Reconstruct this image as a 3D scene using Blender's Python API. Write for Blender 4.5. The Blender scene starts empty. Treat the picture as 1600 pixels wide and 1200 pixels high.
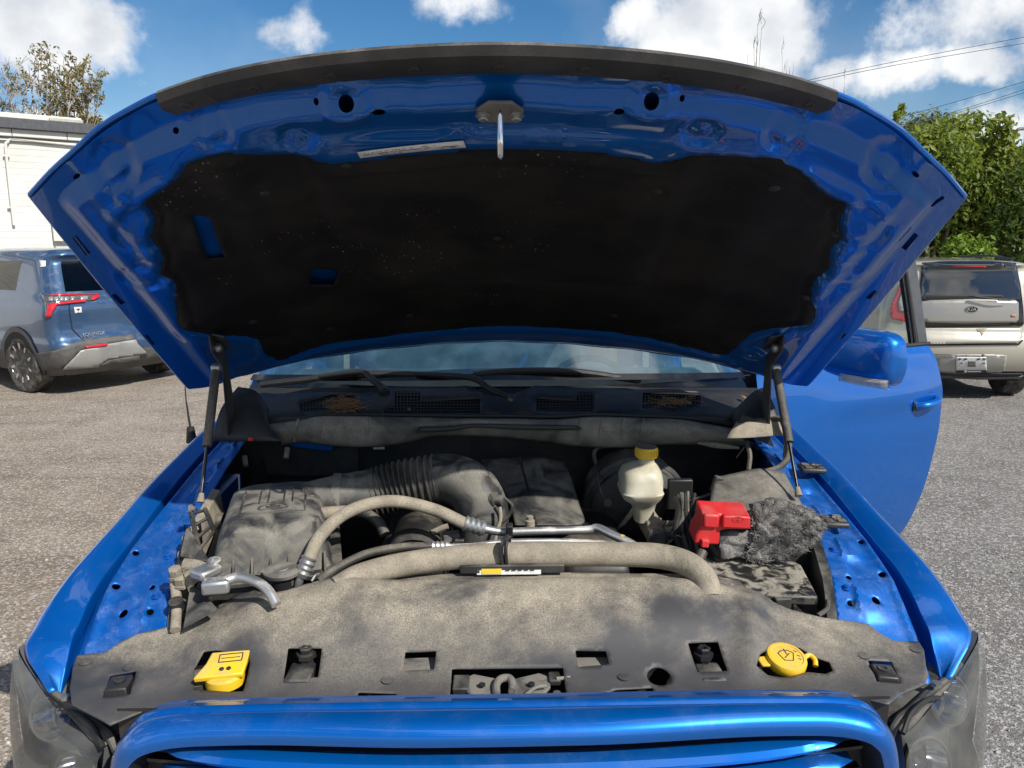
import bpy, bmesh, math, random
import numpy as np
from mathutils import Vector, Matrix, noise as mnoise
from mathutils.bvhtree import BVHTree
from mathutils.geometry import delaunay_2d_cdt
random.seed(7); rng = np.random.default_rng(7)
R = math.radians
S = bpy.context.scene
COL = S.collection
# ------------------------------------------------------------------ camera
CAMX, CAMH, FPX = -0.024, 1.75, 1150.0
YAW, PIT = R(1.5), R(10.6)
cam = bpy.data.cameras.new('camera'); camo = bpy.data.objects.new('camera', cam); COL.objects.link(camo)
camo.location = (CAMX, 0, CAMH); camo.rotation_euler = (math.pi/2-PIT, 0, -YAW)
cam.sensor_width = 36; cam.lens = FPX/1600*36; cam.clip_start = 0.05; cam.clip_end = 3000
S.camera = camo
# ------------------------------------------------------------------ light
SUN = Vector((0.77, -0.80, 1.06)).normalized()
sun = bpy.data.lights.new('sun', 'SUN'); sun.energy = 5.0; sun.angle = R(0.53); sun.color = (1, .955, .88)
suno = bpy.data.objects.new('sun', sun); COL.objects.link(suno)
suno.rotation_euler = SUN.to_track_quat('Z', 'Y').to_euler(); suno.location = (6, -8, 12)
vs = S.view_settings; vs.view_transform = 'Standard'; vs.look = 'None'; vs.gamma = 1; vs.use_curve_mapping = False
vs.exposure = 0.22
FW = Vector((math.sin(YAW)*math.cos(PIT), math.cos(YAW)*math.cos(PIT), -math.sin(PIT)))
RT = Vector((math.cos(YAW), -math.sin(YAW), 0)); UP = RT.cross(FW)
CAM = Vector((CAMX, 0, CAMH))
def ray(px, py): return FW + RT*((px-800)/FPX) - UP*((py-600)/FPX)
def P(px, py, k, v):
    d = ray(px, py); i = 'xyz'.index(k); return CAM + d*((v-CAM[i])/d[i])
world = bpy.data.worlds.new('World'); S.world = world; world.use_nodes = True
def build_world():
    nt = world.node_tree; N = nt.nodes; L = nt.links; N.clear()
    out = N.new('ShaderNodeOutputWorld'); bg = N.new('ShaderNodeBackground'); L.new(bg.outputs[0], out.inputs[0])
    sky = N.new('ShaderNodeTexSky'); sky.sky_type = 'NISHITA'; sky.sun_disc = False
    sky.sun_elevation = math.asin(SUN.z); sky.sun_rotation = math.atan2(SUN.x, SUN.y)
    sky.air_density = 1.0; sky.dust_density = 0.35; sky.ozone_density = 2.2; sky.altitude = 100
    bg.inputs[1].default_value = 0.086
    tc = N.new('ShaderNodeTexCoord')
    def math_(op, a, b=None, clamp=False):
        n = N.new('ShaderNodeMath'); n.operation = op; n.use_clamp = clamp
        for i, v in enumerate((a, b)):
            if v is None: continue
            if isinstance(v, (int, float)): n.inputs[i].default_value = v
            else: L.new(v, n.inputs[i])
        return n.outputs[0]
    dirn = tc.outputs['Generated']
    # cloud banks: angular blobs (direction, angular radius, weight) round the whole sky, noise-eroded
    blobs = [((60, 30), .17, 1.0), ((-80, 10), .16, .9), ((470, 62), .085, .62), ((715, -5), .10, .6), ((1130, 55), .17, 1.05), ((1240, 20), .10, .7),
             ((1015, 35), .085, .75), ((1400, 112), .11, .85), ((1520, 100), .075, .8), ((1330, 115), .08, .7), ((1400, 52), .10, .62), ((1560, 22), .13, .8),
             ((1560, 190), .09, .7), ((1660, 30), .12, .85), ((90, 205), .10, .7), ((250, 150), .03, .3), ((120, 150), .05, .5), ((1100, 110), .08, .6)]
    dirs = [(ray(*b[0]).normalized(), b[1], b[2]) for b in blobs]
    acc = None
    wn = N.new('ShaderNodeTexNoise'); wn.inputs['Scale'].default_value = 7; wn.inputs['Detail'].default_value = 7; wn.inputs['Roughness'].default_value = .62
    L.new(dirn, wn.inputs['Vector'])
    wm = N.new('ShaderNodeVectorMath'); wm.operation = 'MULTIPLY_ADD'; wm.inputs[1].default_value = (.085,)*3
    wo = N.new('ShaderNodeVectorMath'); wo.operation = 'SUBTRACT'; wo.inputs[1].default_value = (.5, .5, .5)
    L.new(wn.outputs['Color'], wo.inputs[0]); L.new(wo.outputs[0], wm.inputs[0]); L.new(dirn, wm.inputs[2])
    for d, r, w in dirs:
        vm = N.new('ShaderNodeVectorMath'); vm.operation = 'SUBTRACT'; L.new(wm.outputs[0], vm.inputs[0]); vm.inputs[1].default_value = d
        sc = N.new('ShaderNodeVectorMath'); sc.operation = 'MULTIPLY'; L.new(vm.outputs[0], sc.inputs[0]); sc.inputs[1].default_value = (1, 1, 1.75)
        ln = N.new('ShaderNodeVectorMath'); ln.operation = 'LENGTH'; L.new(sc.outputs[0], ln.inputs[0])
        mr = N.new('ShaderNodeMapRange'); mr.interpolation_type = 'SMOOTHSTEP'; L.new(ln.outputs['Value'], mr.inputs[0])
        mr.inputs[1].default_value = r*1.2; mr.inputs[2].default_value = 0; mr.inputs[3].default_value = 0; mr.inputs[4].default_value = w
        acc = mr.outputs[0] if acc is None else math_('MAXIMUM', acc, mr.outputs[0])
    # the same broken cumulus continues over the rest of the sky
    gn = N.new('ShaderNodeTexNoise'); gn.inputs['Scale'].default_value = 2.6; gn.inputs['Detail'].default_value = 3; L.new(wm.outputs[0], gn.inputs['Vector'])
    gm = N.new('ShaderNodeMapRange'); gm.interpolation_type = 'SMOOTHSTEP'; L.new(gn.outputs[0], gm.inputs[0]); gm.inputs[1].default_value = .47; gm.inputs[2].default_value = .62; gm.inputs[4].default_value = .95
    sy = N.new('ShaderNodeSeparateXYZ'); L.new(dirn, sy.inputs[0])
    ym = N.new('ShaderNodeMapRange'); ym.interpolation_type = 'SMOOTHSTEP'; L.new(sy.outputs[1], ym.inputs[0]); ym.inputs[1].default_value = .72; ym.inputs[2].default_value = .45
    acc = math_('MAXIMUM', acc, math_('MULTIPLY', gm.outputs[0], ym.outputs[0]))
    fn = N.new('ShaderNodeTexNoise'); fn.inputs['Scale'].default_value = 13; fn.inputs['Detail'].default_value = 9; fn.inputs['Roughness'].default_value = .6
    L.new(dirn, fn.inputs['Vector'])
    dens = math_('ADD', acc, math_('MULTIPLY', math_('SUBTRACT', fn.outputs[0], .5), 1.35))
    cov = N.new('ShaderNodeMapRange'); cov.interpolation_type = 'SMOOTHSTEP'; L.new(dens, cov.inputs[0])
    cov.inputs[1].default_value = .30; cov.inputs[2].default_value = .78
    # thin veil
    ve = N.new('ShaderNodeTexNoise'); ve.inputs['Scale'].default_value = 3.2; ve.inputs['Detail'].default_value = 6; L.new(dirn, ve.inputs['Vector'])
    veil = N.new('ShaderNodeMapRange'); L.new(ve.outputs[0], veil.inputs[0]); veil.inputs[1].default_value = .5; veil.inputs[2].default_value = .8; veil.inputs[4].default_value = .22
    alpha = math_('MAXIMUM', cov.outputs[0], veil.outputs[0])
    # cloud tone: thicker parts are greyer underneath
    sh = N.new('ShaderNodeTexNoise'); sh.inputs['Scale'].default_value = 9; sh.inputs['Detail'].default_value = 6
    of = N.new('ShaderNodeVectorMath'); of.operation = 'ADD'; of.inputs[1].default_value = (.02, 0, .05); L.new(dirn, of.inputs[0]); L.new(of.outputs[0], sh.inputs['Vector'])
    tone = N.new('ShaderNodeMapRange'); L.new(sh.outputs[0], tone.inputs[0]); tone.inputs[1].default_value = .36; tone.inputs[2].default_value = .6
    cr = N.new('ShaderNodeMixRGB'); L.new(tone.outputs[0], cr.inputs[0]); cr.inputs[1].default_value = (7.0, 7.4, 8.0, 1); cr.inputs[2].default_value = (11.3, 11.3, 11.2, 1)
    hs = N.new('ShaderNodeHueSaturation'); hs.inputs['Saturation'].default_value = 1.36; hs.inputs['Value'].default_value = 1.04; L.new(sky.outputs[0], hs.inputs['Color'])
    mx = N.new('ShaderNodeMixRGB'); L.new(alpha, mx.inputs[0]); L.new(hs.outputs[0], mx.inputs[1]); L.new(cr.outputs[0], mx.inputs[2])
    L.new(mx.outputs[0], bg.inputs[0])
build_world()
# ------------------------------------------------------------------ helpers
def tag(o, label=None, cat=None, group=None, kind=None):
    for k, v in (('label', label), ('category', cat), ('group', group), ('kind', kind)):
        if v: o[k] = v
    return o
def empty(name, loc=(0, 0, 0)):
    o = bpy.data.objects.new(name, None); COL.objects.link(o); o.location = loc; o.empty_display_size = .1
    return o
def put(o, parent):
    if parent is not None:
        o.parent = parent
        m = parent.matrix_basis.copy()
        o.matrix_parent_inverse = m.inverted()
def mesh(name, v, f, mat, parent=None, smooth=True, sharp=35, thick=0, bevel=0, sub=0, off=-1, bseg=2):
    me = bpy.data.meshes.new(name); me.from_pydata([tuple(p) for p in v], [], f); me.update()
    if isinstance(mat, (list, tuple)):
        for m in mat: me.materials.append(m)
    else: me.materials.append(mat)
    if smooth:
        me.shade_smooth()
        if sharp: me.set_sharp_from_angle(angle=R(sharp))
    o = bpy.data.objects.new(name, me); COL.objects.link(o); put(o, parent)
    if thick:
        m = o.modifiers.new('s', 'SOLIDIFY'); m.thickness = thick; m.offset = off
    if bevel:
        m = o.modifiers.new('b', 'BEVEL'); m.width = bevel; m.segments = bseg; m.limit_method = 'ANGLE'; m.angle_limit = R(35)
    if sub:
        m = o.modifiers.new('u', 'SUBSURF'); m.levels = sub; m.render_levels = sub
    return o
def cr(pts, n=8, closed=False):
    pts = [Vector(p) for p in pts]; out = []; m = len(pts)
    if m < 3 and not closed:
        return [pts[0].lerp(pts[1], i/n) for i in range(n+1)]
    rngk = m if closed else m-1
    for i in range(rngk):
        if closed: a, b, c, d = pts[i-1], pts[i], pts[(i+1) % m], pts[(i+2) % m]
        else:
            b, c = pts[i], pts[i+1]; a = pts[i-1] if i else b*2-c; d = pts[i+2] if i+2 < m else c*2-b
        for j in range(n):
            t = j/n
            out.append(.5*((2*b)+(c-a)*t+(2*a-5*b+4*c-d)*t*t+(3*b-a-3*c+d)*t**3))
    if not closed: out.append(pts[-1])
    return out
def crs(vals, n=8):
    return [v.x for v in cr([Vector((x, 0, 0)) for x in vals], n)]
class MB:
    def __init__(s): s.v = []; s.f = []
    def add(s, v, f):
        k = len(s.v); s.v += [Vector(p) for p in v]; s.f += [tuple(i+k for i in q) for q in f]; return s
    def tube(s, pts, r, segs=12, n=6, ref=None, flat=1.0, raw=False, cap=True):
        path = [Vector(p) for p in pts] if raw else cr(pts, n)
        rad = [r]*len(path) if isinstance(r, (int, float)) else (list(r) if raw else crs(r, n))
        T = [(path[min(i+1, len(path)-1)]-path[max(i-1, 0)]).normalized() for i in range(len(path))]
        u = T[0].orthogonal().normalized() if ref is None else (Vector(ref)-T[0]*T[0].dot(Vector(ref))).normalized()
        V = []; Fc = []
        for i, p in enumerate(path):
            u = (u-T[i]*u.dot(T[i])).normalized(); w = T[i].cross(u)
            for k in range(segs):
                a = 2*math.pi*k/segs; V.append(p+u*(math.cos(a)*rad[i])+w*(math.sin(a)*rad[i]*flat))
        for i in range(len(path)-1):
            for k in range(segs):
                a = i*segs+k; b = i*segs+(k+1) % segs; Fc.append((a, b, b+segs, a+segs))
        if cap:
            Fc.append(tuple(range(segs))[::-1]); Fc.append(tuple((len(path)-1)*segs+k for k in range(segs)))
        return s.add(V, Fc)
    def lathe(s, prof, c, axis=(0, 0, 1), segs=32, cap=True, sx=1.0):
        ax = Vector(axis).normalized(); u = ax.orthogonal().normalized()
        if abs(ax.z) > .9: u = Vector((1, 0, 0))
        u = (u-ax*u.dot(ax)).normalized()
        w = ax.cross(u); c = Vector(c); V = []; Fc = []
        for r, h in prof:
            for k in range(segs):
                a = 2*math.pi*k/segs; V.append(c+ax*h+u*(r*math.cos(a)*sx)+w*(r*math.sin(a)))
        for i in range(len(prof)-1):
            for k in range(segs):
                a = i*segs+k; b = i*segs+(k+1) % segs; Fc.append((a, b, b+segs, a+segs))
        if cap:
            Fc.append(tuple(range(segs))[::-1]); Fc.append(tuple((len(prof)-1)*segs+k for k in range(segs)))
        return s.add(V, Fc)
    def box(s, c, d, rot=None, taper=1.0):
        c = Vector(c); x, y, z = [q/2 for q in d]
        V = [Vector((sx*x*(taper if sz > 0 else 1), sy*y*(taper if sz > 0 else 1), sz*z)) for sz in (-1, 1) for sy in (-1, 1) for sx in (-1, 1)]
        if rot is not None: V = [rot @ p for p in V]
        return s.add([c+p for p in V], [(0, 2, 3, 1), (4, 5, 7, 6), (0, 1, 5, 4), (2, 6, 7, 3), (0, 4, 6, 2), (1, 3, 7, 5)])
    def prism(s, poly, vec):
        n = len(poly); vec = Vector(vec); a = [Vector(p) for p in poly]
        return s.add(a+[p+vec for p in a], [tuple(range(n))[::-1], tuple(range(n, 2*n))]+[(i, (i+1) % n, n+(i+1) % n, n+i) for i in range(n)])
    def grid(s, rows):
        nr, nc = len(rows), len(rows[0])
        return s.add([p for r in rows for p in r], [(i*nc+j, i*nc+j+1, (i+1)*nc+j+1, (i+1)*nc+j) for i in range(nr-1) for j in range(nc-1)])
    def build(s, name, mat, parent=None, **k): return mesh(name, s.v, s.f, mat, parent, **k)
def rotz(a): return Matrix.Rotation(R(a), 3, 'Z')
def rotx(a): return Matrix.Rotation(R(a), 3, 'X')
def roty(a): return Matrix.Rotation(R(a), 3, 'Y')
def refine(rows, n=5, m=5):
    """Catmull-Rom refine a control grid in both directions"""
    a = [cr(r, m) for r in rows]
    cols = [cr([a[i][j] for i in range(len(a))], n) for j in range(len(a[0]))]
    return [[cols[j][i] for j in range(len(cols))] for i in range(len(cols[0]))]
def sm(a, b, x):
    t = min(1, max(0, (x-a)/(b-a))); return t*t*(3-2*t)
def inpoly(pts, poly):
    pts = np.asarray(pts); poly = np.asarray(poly); x, y = pts[:, 0], pts[:, 1]; c = np.zeros(len(pts), bool)
    j = len(poly)-1
    for i in range(len(poly)):
        xi, yi = poly[i]; xj, yj = poly[j]
        m = ((yi > y) != (yj > y)); dy = yj-yi if yj != yi else 1e-12
        c ^= m & (x < (xj-xi)*(y-yi)/dy+xi); j = i
    return c
def resamp(poly, step):
    out = []
    for i in range(len(poly)):
        a = Vector(poly[i]); b = Vector(poly[(i+1) % len(poly)]); n = max(1, int((b-a).length/step))
        out += [a.lerp(b, k/n) for k in range(n)]
    return out
def rounded(poly, n=4):
    """closed Catmull-Rom through 2d outline"""
    return [Vector((p.x, p.y)) for p in cr([Vector((a[0], a[1], 0)) for a in poly], n, True)]
def ell(cx, cy, rx, ry, n=14, rot=0):
    c, s_ = math.cos(R(rot)), math.sin(R(rot))
    return [Vector((cx+rx*math.cos(2*math.pi*k/n)*c-ry*math.sin(2*math.pi*k/n)*s_, cy+rx*math.cos(2*math.pi*k/n)*s_+ry*math.sin(2*math.pi*k/n)*c)) for k in range(n)]
def sheet(name, outline, holes, fn, step, mat, parent=None, thick=.003, off=-1, sharp=40, want=None, flip=False):
    vs_ = []; es = []
    loops = [resamp(outline, step)]+[resamp(h, step*.8) for h in holes]
    for lp in loops:
        k = len(vs_); vs_ += [Vector((p[0], p[1])) for p in lp]; es += [(k+i, k+(i+1) % len(lp)) for i in range(len(lp))]
    A = np.array([(p.x, p.y) for p in vs_])
    x0, y0 = A.min(0); x1, y1 = A.max(0)
    gx = np.arange(x0+step*.5, x1, step); gy = np.arange(y0+step*.5, y1, step*.87)
    G = np.array([(x+(step*.5 if j % 2 else 0), y) for j, y in enumerate(gy) for x in gx])
    ok = inpoly(G, [tuple(p) for p in loops[0]])
    for h in loops[1:]: ok &= ~inpoly(G, [tuple(p) for p in h])
    G = G[ok]
    keep = np.ones(len(G), bool)
    for i in range(0, len(G), 400):
        d = ((G[i:i+400, None, :]-A[None])**2).sum(2).min(1); keep[i:i+400] = d > (step*.45)**2
    vs_ += [Vector(p) for p in G[keep]]
    r = delaunay_2d_cdt(vs_, es, [], 0, 1e-7)
    V2, T = r[0], r[2]
    C = np.array([[(V2[t[0]][k]+V2[t[1]][k]+V2[t[2]][k])/3 for k in (0, 1)] for t in T])
    ok = inpoly(C, [tuple(p) for p in loops[0]])
    for h in loops[1:]: ok &= ~inpoly(C, [tuple(p) for p in h])
    V3 = [fn(p.x, p.y) for p in V2]
    F = [tuple(t) for t, o in zip(T, ok) if o]
    if flip: F = [f[::-1] for f in F]
    used = sorted({i for f in F for i in f}); mp = {i: k for k, i in enumerate(used)}
    return mesh(name, [V3[i] for i in used], [tuple(mp[i] for i in f) for f in F], mat, parent, thick=thick, off=off, sharp=sharp)
def text_mesh(name, txt, size, mat, parent, loc, xdir, ydir, ext=.001, align='CENTER'):
    c = bpy.data.curves.new(name, 'FONT'); c.body = txt; c.size = size; c.extrude = ext; c.align_x = align; c.align_y = 'CENTER'; c.resolution_u = 2
    t = bpy.data.objects.new(name, c); COL.objects.link(t)
    dg = bpy.context.evaluated_depsgraph_get(); dg.update(); me = bpy.data.meshes.new_from_object(t.evaluated_get(dg))
    bpy.data.objects.remove(t)
    X = Vector(xdir).normalized(); Y = Vector(ydir).normalized(); Z = X.cross(Y); l = Vector(loc)
    return mesh(name, [l+X*v.co.x+Y*v.co.y+Z*v.co.z for v in me.vertices], [tuple(p.vertices) for p in me.polygons], mat, parent, smooth=False)
# ------------------------------------------------------------------ materials
class NT:
    def __init__(s, name):
        s.m = bpy.data.materials.new(name); s.m.use_nodes = True; s.t = s.m.node_tree; s.N = s.t.nodes; s.L = s.t.links
        s.N.clear(); s.out = s.N.new('ShaderNodeOutputMaterial'); s.tc = s.N.new('ShaderNodeTexCoord'); s.geo = s.N.new('ShaderNodeNewGeometry')
    def val(s, sock, v):
        if isinstance(v, (int, float)): sock.default_value = v
        elif isinstance(v, (tuple, list)): sock.default_value = tuple(v)+(1,) if len(v) == 3 and sock.type == 'RGBA' else v
        else: s.L.new(v, sock)
    def bsdf(s, **k):
        b = s.N.new('ShaderNodeBsdfPrincipled'); s.L.new(b.outputs[0], s.out.inputs[0])
        for kk, v in k.items(): s.val(b.inputs[{'color': 'Base Color', 'rough': 'Roughness', 'metal': 'Metallic', 'coat': 'Coat Weight', 'coatr': 'Coat Roughness', 'spec': 'Specular IOR Level', 'normal': 'Normal', 'alpha': 'Alpha', 'trans': 'Transmission Weight', 'ior': 'IOR', 'emit': 'Emission Color', 'emits': 'Emission Strength', 'sss': 'Subsurface Weight', 'sheen': 'Sheen Weight'}[kk]], v)
        s.b = b; return b
    def noise(s, scale, detail=4, rough=.55, vec=None, dist=0):
        n = s.N.new('ShaderNodeTexNoise'); n.inputs['Scale'].default_value = scale; n.inputs['Detail'].default_value = detail; n.inputs['Roughness'].default_value = rough; n.inputs['Distortion'].default_value = dist
        s.L.new(vec if vec is not None else s.tc.outputs['Object'], n.inputs['Vector']); return n.outputs[0]
    def voro(s, scale, out='Distance', feat='F1', vec=None):
        n = s.N.new('ShaderNodeTexVoronoi'); n.inputs['Scale'].default_value = scale; n.feature = feat
        s.L.new(vec if vec is not None else s.tc.outputs['Object'], n.inputs['Vector']); return n.outputs[out]
    def mr(s, v, a, b, c=0., d=1., smooth=True):
        n = s.N.new('ShaderNodeMapRange'); n.interpolation_type = 'SMOOTHSTEP' if smooth else 'LINEAR'; s.L.new(v, n.inputs[0])
        for i, q in enumerate((a, b, c, d)): s.val(n.inputs[i+1], q)
        return n.outputs[0]
    def ma(s, op, a, b=None, clamp=False):
        n = s.N.new('ShaderNodeMath'); n.operation = op; n.use_clamp = clamp
        s.val(n.inputs[0], a)
        if b is not None: s.val(n.inputs[1], b)
        return n.outputs[0]
    def mix(s, f, a, b, mode='MIX'):
        n = s.N.new('ShaderNodeMixRGB'); n.blend_type = mode; s.val(n.inputs[0], f); s.val(n.inputs[1], a); s.val(n.inputs[2], b); return n.outputs[0]
    def up(s, a=.1, b=.8):
        sp = s.N.new('ShaderNodeSeparateXYZ'); s.L.new(s.geo.outputs['Normal'], sp.inputs[0]); return s.mr(sp.outputs[2], a, b)
    def vscale(s, sc):
        n = s.N.new('ShaderNodeMapping'); n.inputs['Scale'].default_value = sc; s.L.new(s.tc.outputs['Object'], n.inputs[0]); return n.outputs[0]
    def sep(s, sock=None):
        sp = s.N.new('ShaderNodeSeparateXYZ'); s.L.new(sock if sock is not None else s.tc.outputs['Object'], sp.inputs[0]); return sp.outputs
    def bump(s, h, strength=.3, dist=.01):
        n = s.N.new('ShaderNodeBump'); n.inputs['Strength'].default_value = strength; n.inputs['Distance'].default_value = dist; s.L.new(h, n.inputs['Height']); return n.outputs[0]
DUST = (.36, .31, .235)
def simple(name, col, rough=.5, metal=0, coat=0, var=.12, scale=20, bump=0, bscale=60, spec=.5):
    t = NT(name); n = t.noise(scale)
    c = t.mix(t.mr(n, .3, .7, 0, 1), tuple(x*(1-var) for x in col), tuple(min(1, x*(1+var)) for x in col))
    k = dict(color=c, rough=t.mr(n, .2, .8, max(.02, rough-.08), min(1, rough+.08)), metal=metal, coat=coat, spec=spec)
    if bump: k['normal'] = t.bump(t.noise(bscale, 5), bump, .002)
    t.bsdf(**k); return t.m
def dusty(name, col, amt=.6, rough=.5, scale=6, up=True, dust=DUST, fine=260, metal=0, seed=0, lo=.35, hi=.65, coat=0, grain=.5, speck=0, maxd=.95, grad=None, dist=.6):
    """base colour under a film of dust that settles on upward faces, wiped and blotched"""
    t = NT(name)
    mp = t.N.new('ShaderNodeMapping'); mp.inputs['Location'].default_value = (seed*3.1, seed*1.7, seed*2.3); t.L.new(t.tc.outputs['Object'], mp.inputs[0]); v = mp.outputs[0]
    n = t.noise(scale, 7, .6, v, dist); g = t.noise(fine, 3, .7, v)
    f = t.mr(n, lo, hi, 0, 1)
    f = t.ma('MULTIPLY', f, amt)
    if grad: f = t.ma('MULTIPLY', f, t.mr(t.sep()[1], *grad))
    if up: f = t.ma('MULTIPLY', f, t.ma('ADD', .25, t.ma('MULTIPLY', t.up(0, .7), .75)))
    f = t.ma('MULTIPLY', f, t.mr(g, .25, .75, 1-grain, 1+grain*.35), True)
    if speck: f = t.ma('MAXIMUM', f, t.ma('MULTIPLY', t.mr(t.noise(90, 2, .5, v), .68, .74), speck))
    f = t.ma('MINIMUM', f, maxd)
    c0 = t.mix(t.mr(t.noise(3, 4, .5, v), .3, .7), tuple(x*.85 for x in col), tuple(x*1.15 for x in col))
    dc = t.mix(t.mr(t.noise(25, 3, .5, v), .3, .7), tuple(x*.8 for x in dust), tuple(x*1.12 for x in dust))
    t.bsdf(color=t.mix(f, c0, dc), rough=t.mr(f, 0, .6, rough, .92), metal=t.mr(f, 0, .5, metal, 0), coat=t.mr(f, 0, .4, coat, 0), coatr=.04, normal=t.bump(g, .12, .0015))
    return t.m
def paint(name, col, dust=0., metal=.60, rough=.36, coat=1., scale=9, seed=0, lo=.45, hi=.7):
    t = NT(name); v = t.tc.outputs['Object']
    fl = t.voro(2600, 'Color'); sp = t.sep(fl)
    c = t.mix(t.mr(sp[0], 0, 1, 0, 1), tuple(x*.9 for x in col), tuple(min(1, x*1.1) for x in col))
    n = t.noise(scale, 8, .65, None, .4)
    f = t.ma('MULTIPLY', t.mr(n, lo, hi), dust)
    f = t.ma('MULTIPLY', f, t.mr(t.noise(220, 3, .7), .3, .7, .35, 1.2), True)
    f = t.ma('MULTIPLY', f, t.ma('ADD', .1, t.ma('MULTIPLY', t.up(0, .6), .9)))
    dc = (.30, .28, .25)
    t.bsdf(color=t.mix(f, c, dc), metal=t.mr(f, 0, .5, metal, 0), rough=t.mr(f, 0, .5, rough, .85), coat=t.mr(f, 0, .6, coat, 0.05), coatr=.02, spec=.3,
           normal=t.bump(t.noise(700, 2), .015, .0005))
    return t.m
M = {}
BLUE = (.0001, .122, .49)
M['blue'] = paint('blue_paint', BLUE, .10)
M['blue_hood'] = paint('blue_hood_paint', BLUE, .12)
M['blue_dusty'] = paint('blue_dusty_paint', BLUE, .30, scale=22, lo=.34, hi=.80, coat=.45, rough=.46)
M['pad'] = None
def pad_mat():
    t = NT('hood_pad_felt')
    n = t.noise(5, 6, .6); f = t.noise(400, 3, .7)
    c = t.mix(t.mr(n, .38, .68), (.0058, .0056, .0062), (.0165, .0145, .0120))
    vv = t.voro(105); cl = t.sep(t.voro(105, 'Color'))[0]; sp = t.ma('MULTIPLY', t.ma('MULTIPLY', t.mr(vv, .26, .12), t.mr(cl, .55, .95)), t.mr(t.noise(4.2, 3), .54, .68))
    c = t.mix(t.ma('MULTIPLY', sp, .6), c, (.30, .28, .25))
    t.bsdf(color=c, rough=.72, spec=.22, normal=t.bump(f, .25, .002)); return t.m
M['pad'] = pad_mat()
M['cover'] = dusty('radiator_cover_plastic', (.045, .045, .049), 1.0, .55, 4.2, True, dust=(.345, .302, .232), lo=.37, hi=.60, grain=.75, seed=1, grad=(1.15, 1.39, .13, 1.12), dist=.2, fine=330)
M['box'] = dusty('air_box_plastic', (.024, .024, .026), .75, .5, 14, True, dust=(.255, .238, .20), lo=.36, hi=.60, grain=.3, seed=2)
M['plast'] = dusty('black_plastic', (.014, .014, .015), .45, .5, 7, True, lo=.4, hi=.75, seed=3)
M['plast_d'] = dusty('dusty_plastic', (.018, .018, .019), .68, .55, 12, True, dust=(.22, .204, .172), lo=.34, hi=.66, seed=4, grain=.35)
M['cowl'] = dusty('cowl_plastic', (.012, .013, .015), .10, .5, 6, True, lo=.4, hi=.75, seed=5)
M['cowl_ch'] = dusty('cowl_channel_plastic', (.03, .03, .03), .85, .6, 5, False, dust=(.36, .325, .27), lo=.2, hi=.6, seed=6, grain=.4)
M['hose'] = dusty('dusty_hose_rubber', (.028, .027, .025), 1.05, .6, 8, False, dust=(.30, .262, .20), lo=.1, hi=.5, seed=7, grain=.45)
M['hose_d'] = dusty('dark_hose_rubber', (.016, .016, .016), .8, .5, 10, True, dust=(.24, .21, .165), lo=.3, hi=.65, seed=8)
M['alu'] = dusty('aluminium_pipe', (.56, .56, .55), .45, .36, 16, True, metal=.85, lo=.4, hi=.75, seed=9)
M['steel'] = dusty('grey_steel', (.16, .155, .145), .8, .5, 18, False, metal=.6, dust=(.19, .172, .14), lo=.25, hi=.7, seed=10)
M['bolt'] = simple('zinc_bolt', (.42, .41, .38), .4, .9, scale=80)
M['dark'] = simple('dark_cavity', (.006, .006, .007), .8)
M['black'] = simple('black_rubber', (.014, .014, .014), .6, scale=30, bump=.1)
M['gloss_black'] = simple('gloss_black', (.008, .008, .009), .18, coat=.4)
M['seal'] = dusty('rubber_seal', (.016, .016, .017), .7, .55, 8, True, dust=(.20, .185, .165), lo=.3, hi=.7, seed=12)  # dust on upward faces also paints in the lit look of the top edge
M['chrome'] = simple('chrome', (.75, .75, .77), .10, 1.0, var=.05)
M['white_res'] = None
def res_mat():
    t = NT('aged_white_plastic'); n = t.noise(14, 5)
    c = t.mix(t.mr(n, .35, .7), (.56, .53, .42), (.40, .36, .26)); g = t.mr(t.noise(200, 3), .6, .75)
    t.bsdf(color=t.mix(t.ma('MULTIPLY', g, .4), c, (.25, .21, .15)), rough=.45, sss=.12); t.b.inputs['Subsurface Radius'].default_value = (.02, .015, .01); return t.m
M['white_res'] = res_mat()
M['red'] = dusty('red_plastic', (.50, .018, .022), .5, .42, 16, True, dust=(.34, .16, .13), lo=.36, hi=.75, seed=13)
M['yellow'] = dusty('yellow_plastic', (.74, .46, .012), .62, .45, 22, True, dust=(.40, .31, .15), lo=.32, hi=.64, seed=14)
M['felt'] = dusty('frayed_grey_felt', (.022, .022, .023), .95, .9, 30, False, dust=(.27, .255, .235), lo=.40, hi=.64, seed=15, grain=.9, fine=420)
M['foil'] = dusty('woven_cover', (.06, .058, .053), .7, .7, 12, True, dust=(.26, .235, .19), lo=.25, hi=.7, seed=16, grain=.5, fine=120)
M['fuse'] = dusty('fuse_lid_plastic', (.016, .016, .016), 1, .45, 28, True, dust=(.30, .275, .22), lo=.42, hi=.58, seed=17, grain=.4)
M['fibre'] = simple('grey_wool_fibre', (.25, .24, .225), .9, var=.5, scale=60)
M['paper'] = simple('white_label', (.62, .62, .60), .5, scale=60)
M['label_y'] = simple('yellow_label', (.72, .48, .02), .5)
M['ink'] = simple('black_ink', (.02, .02, .02), .6)
M['needle'] = simple('dry_needles', (.20, .115, .05), .8, var=.5, scale=200)
M['leaf_dry'] = simple('dry_leaf', (.24, .12, .05), .75, var=.4, scale=90)
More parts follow.
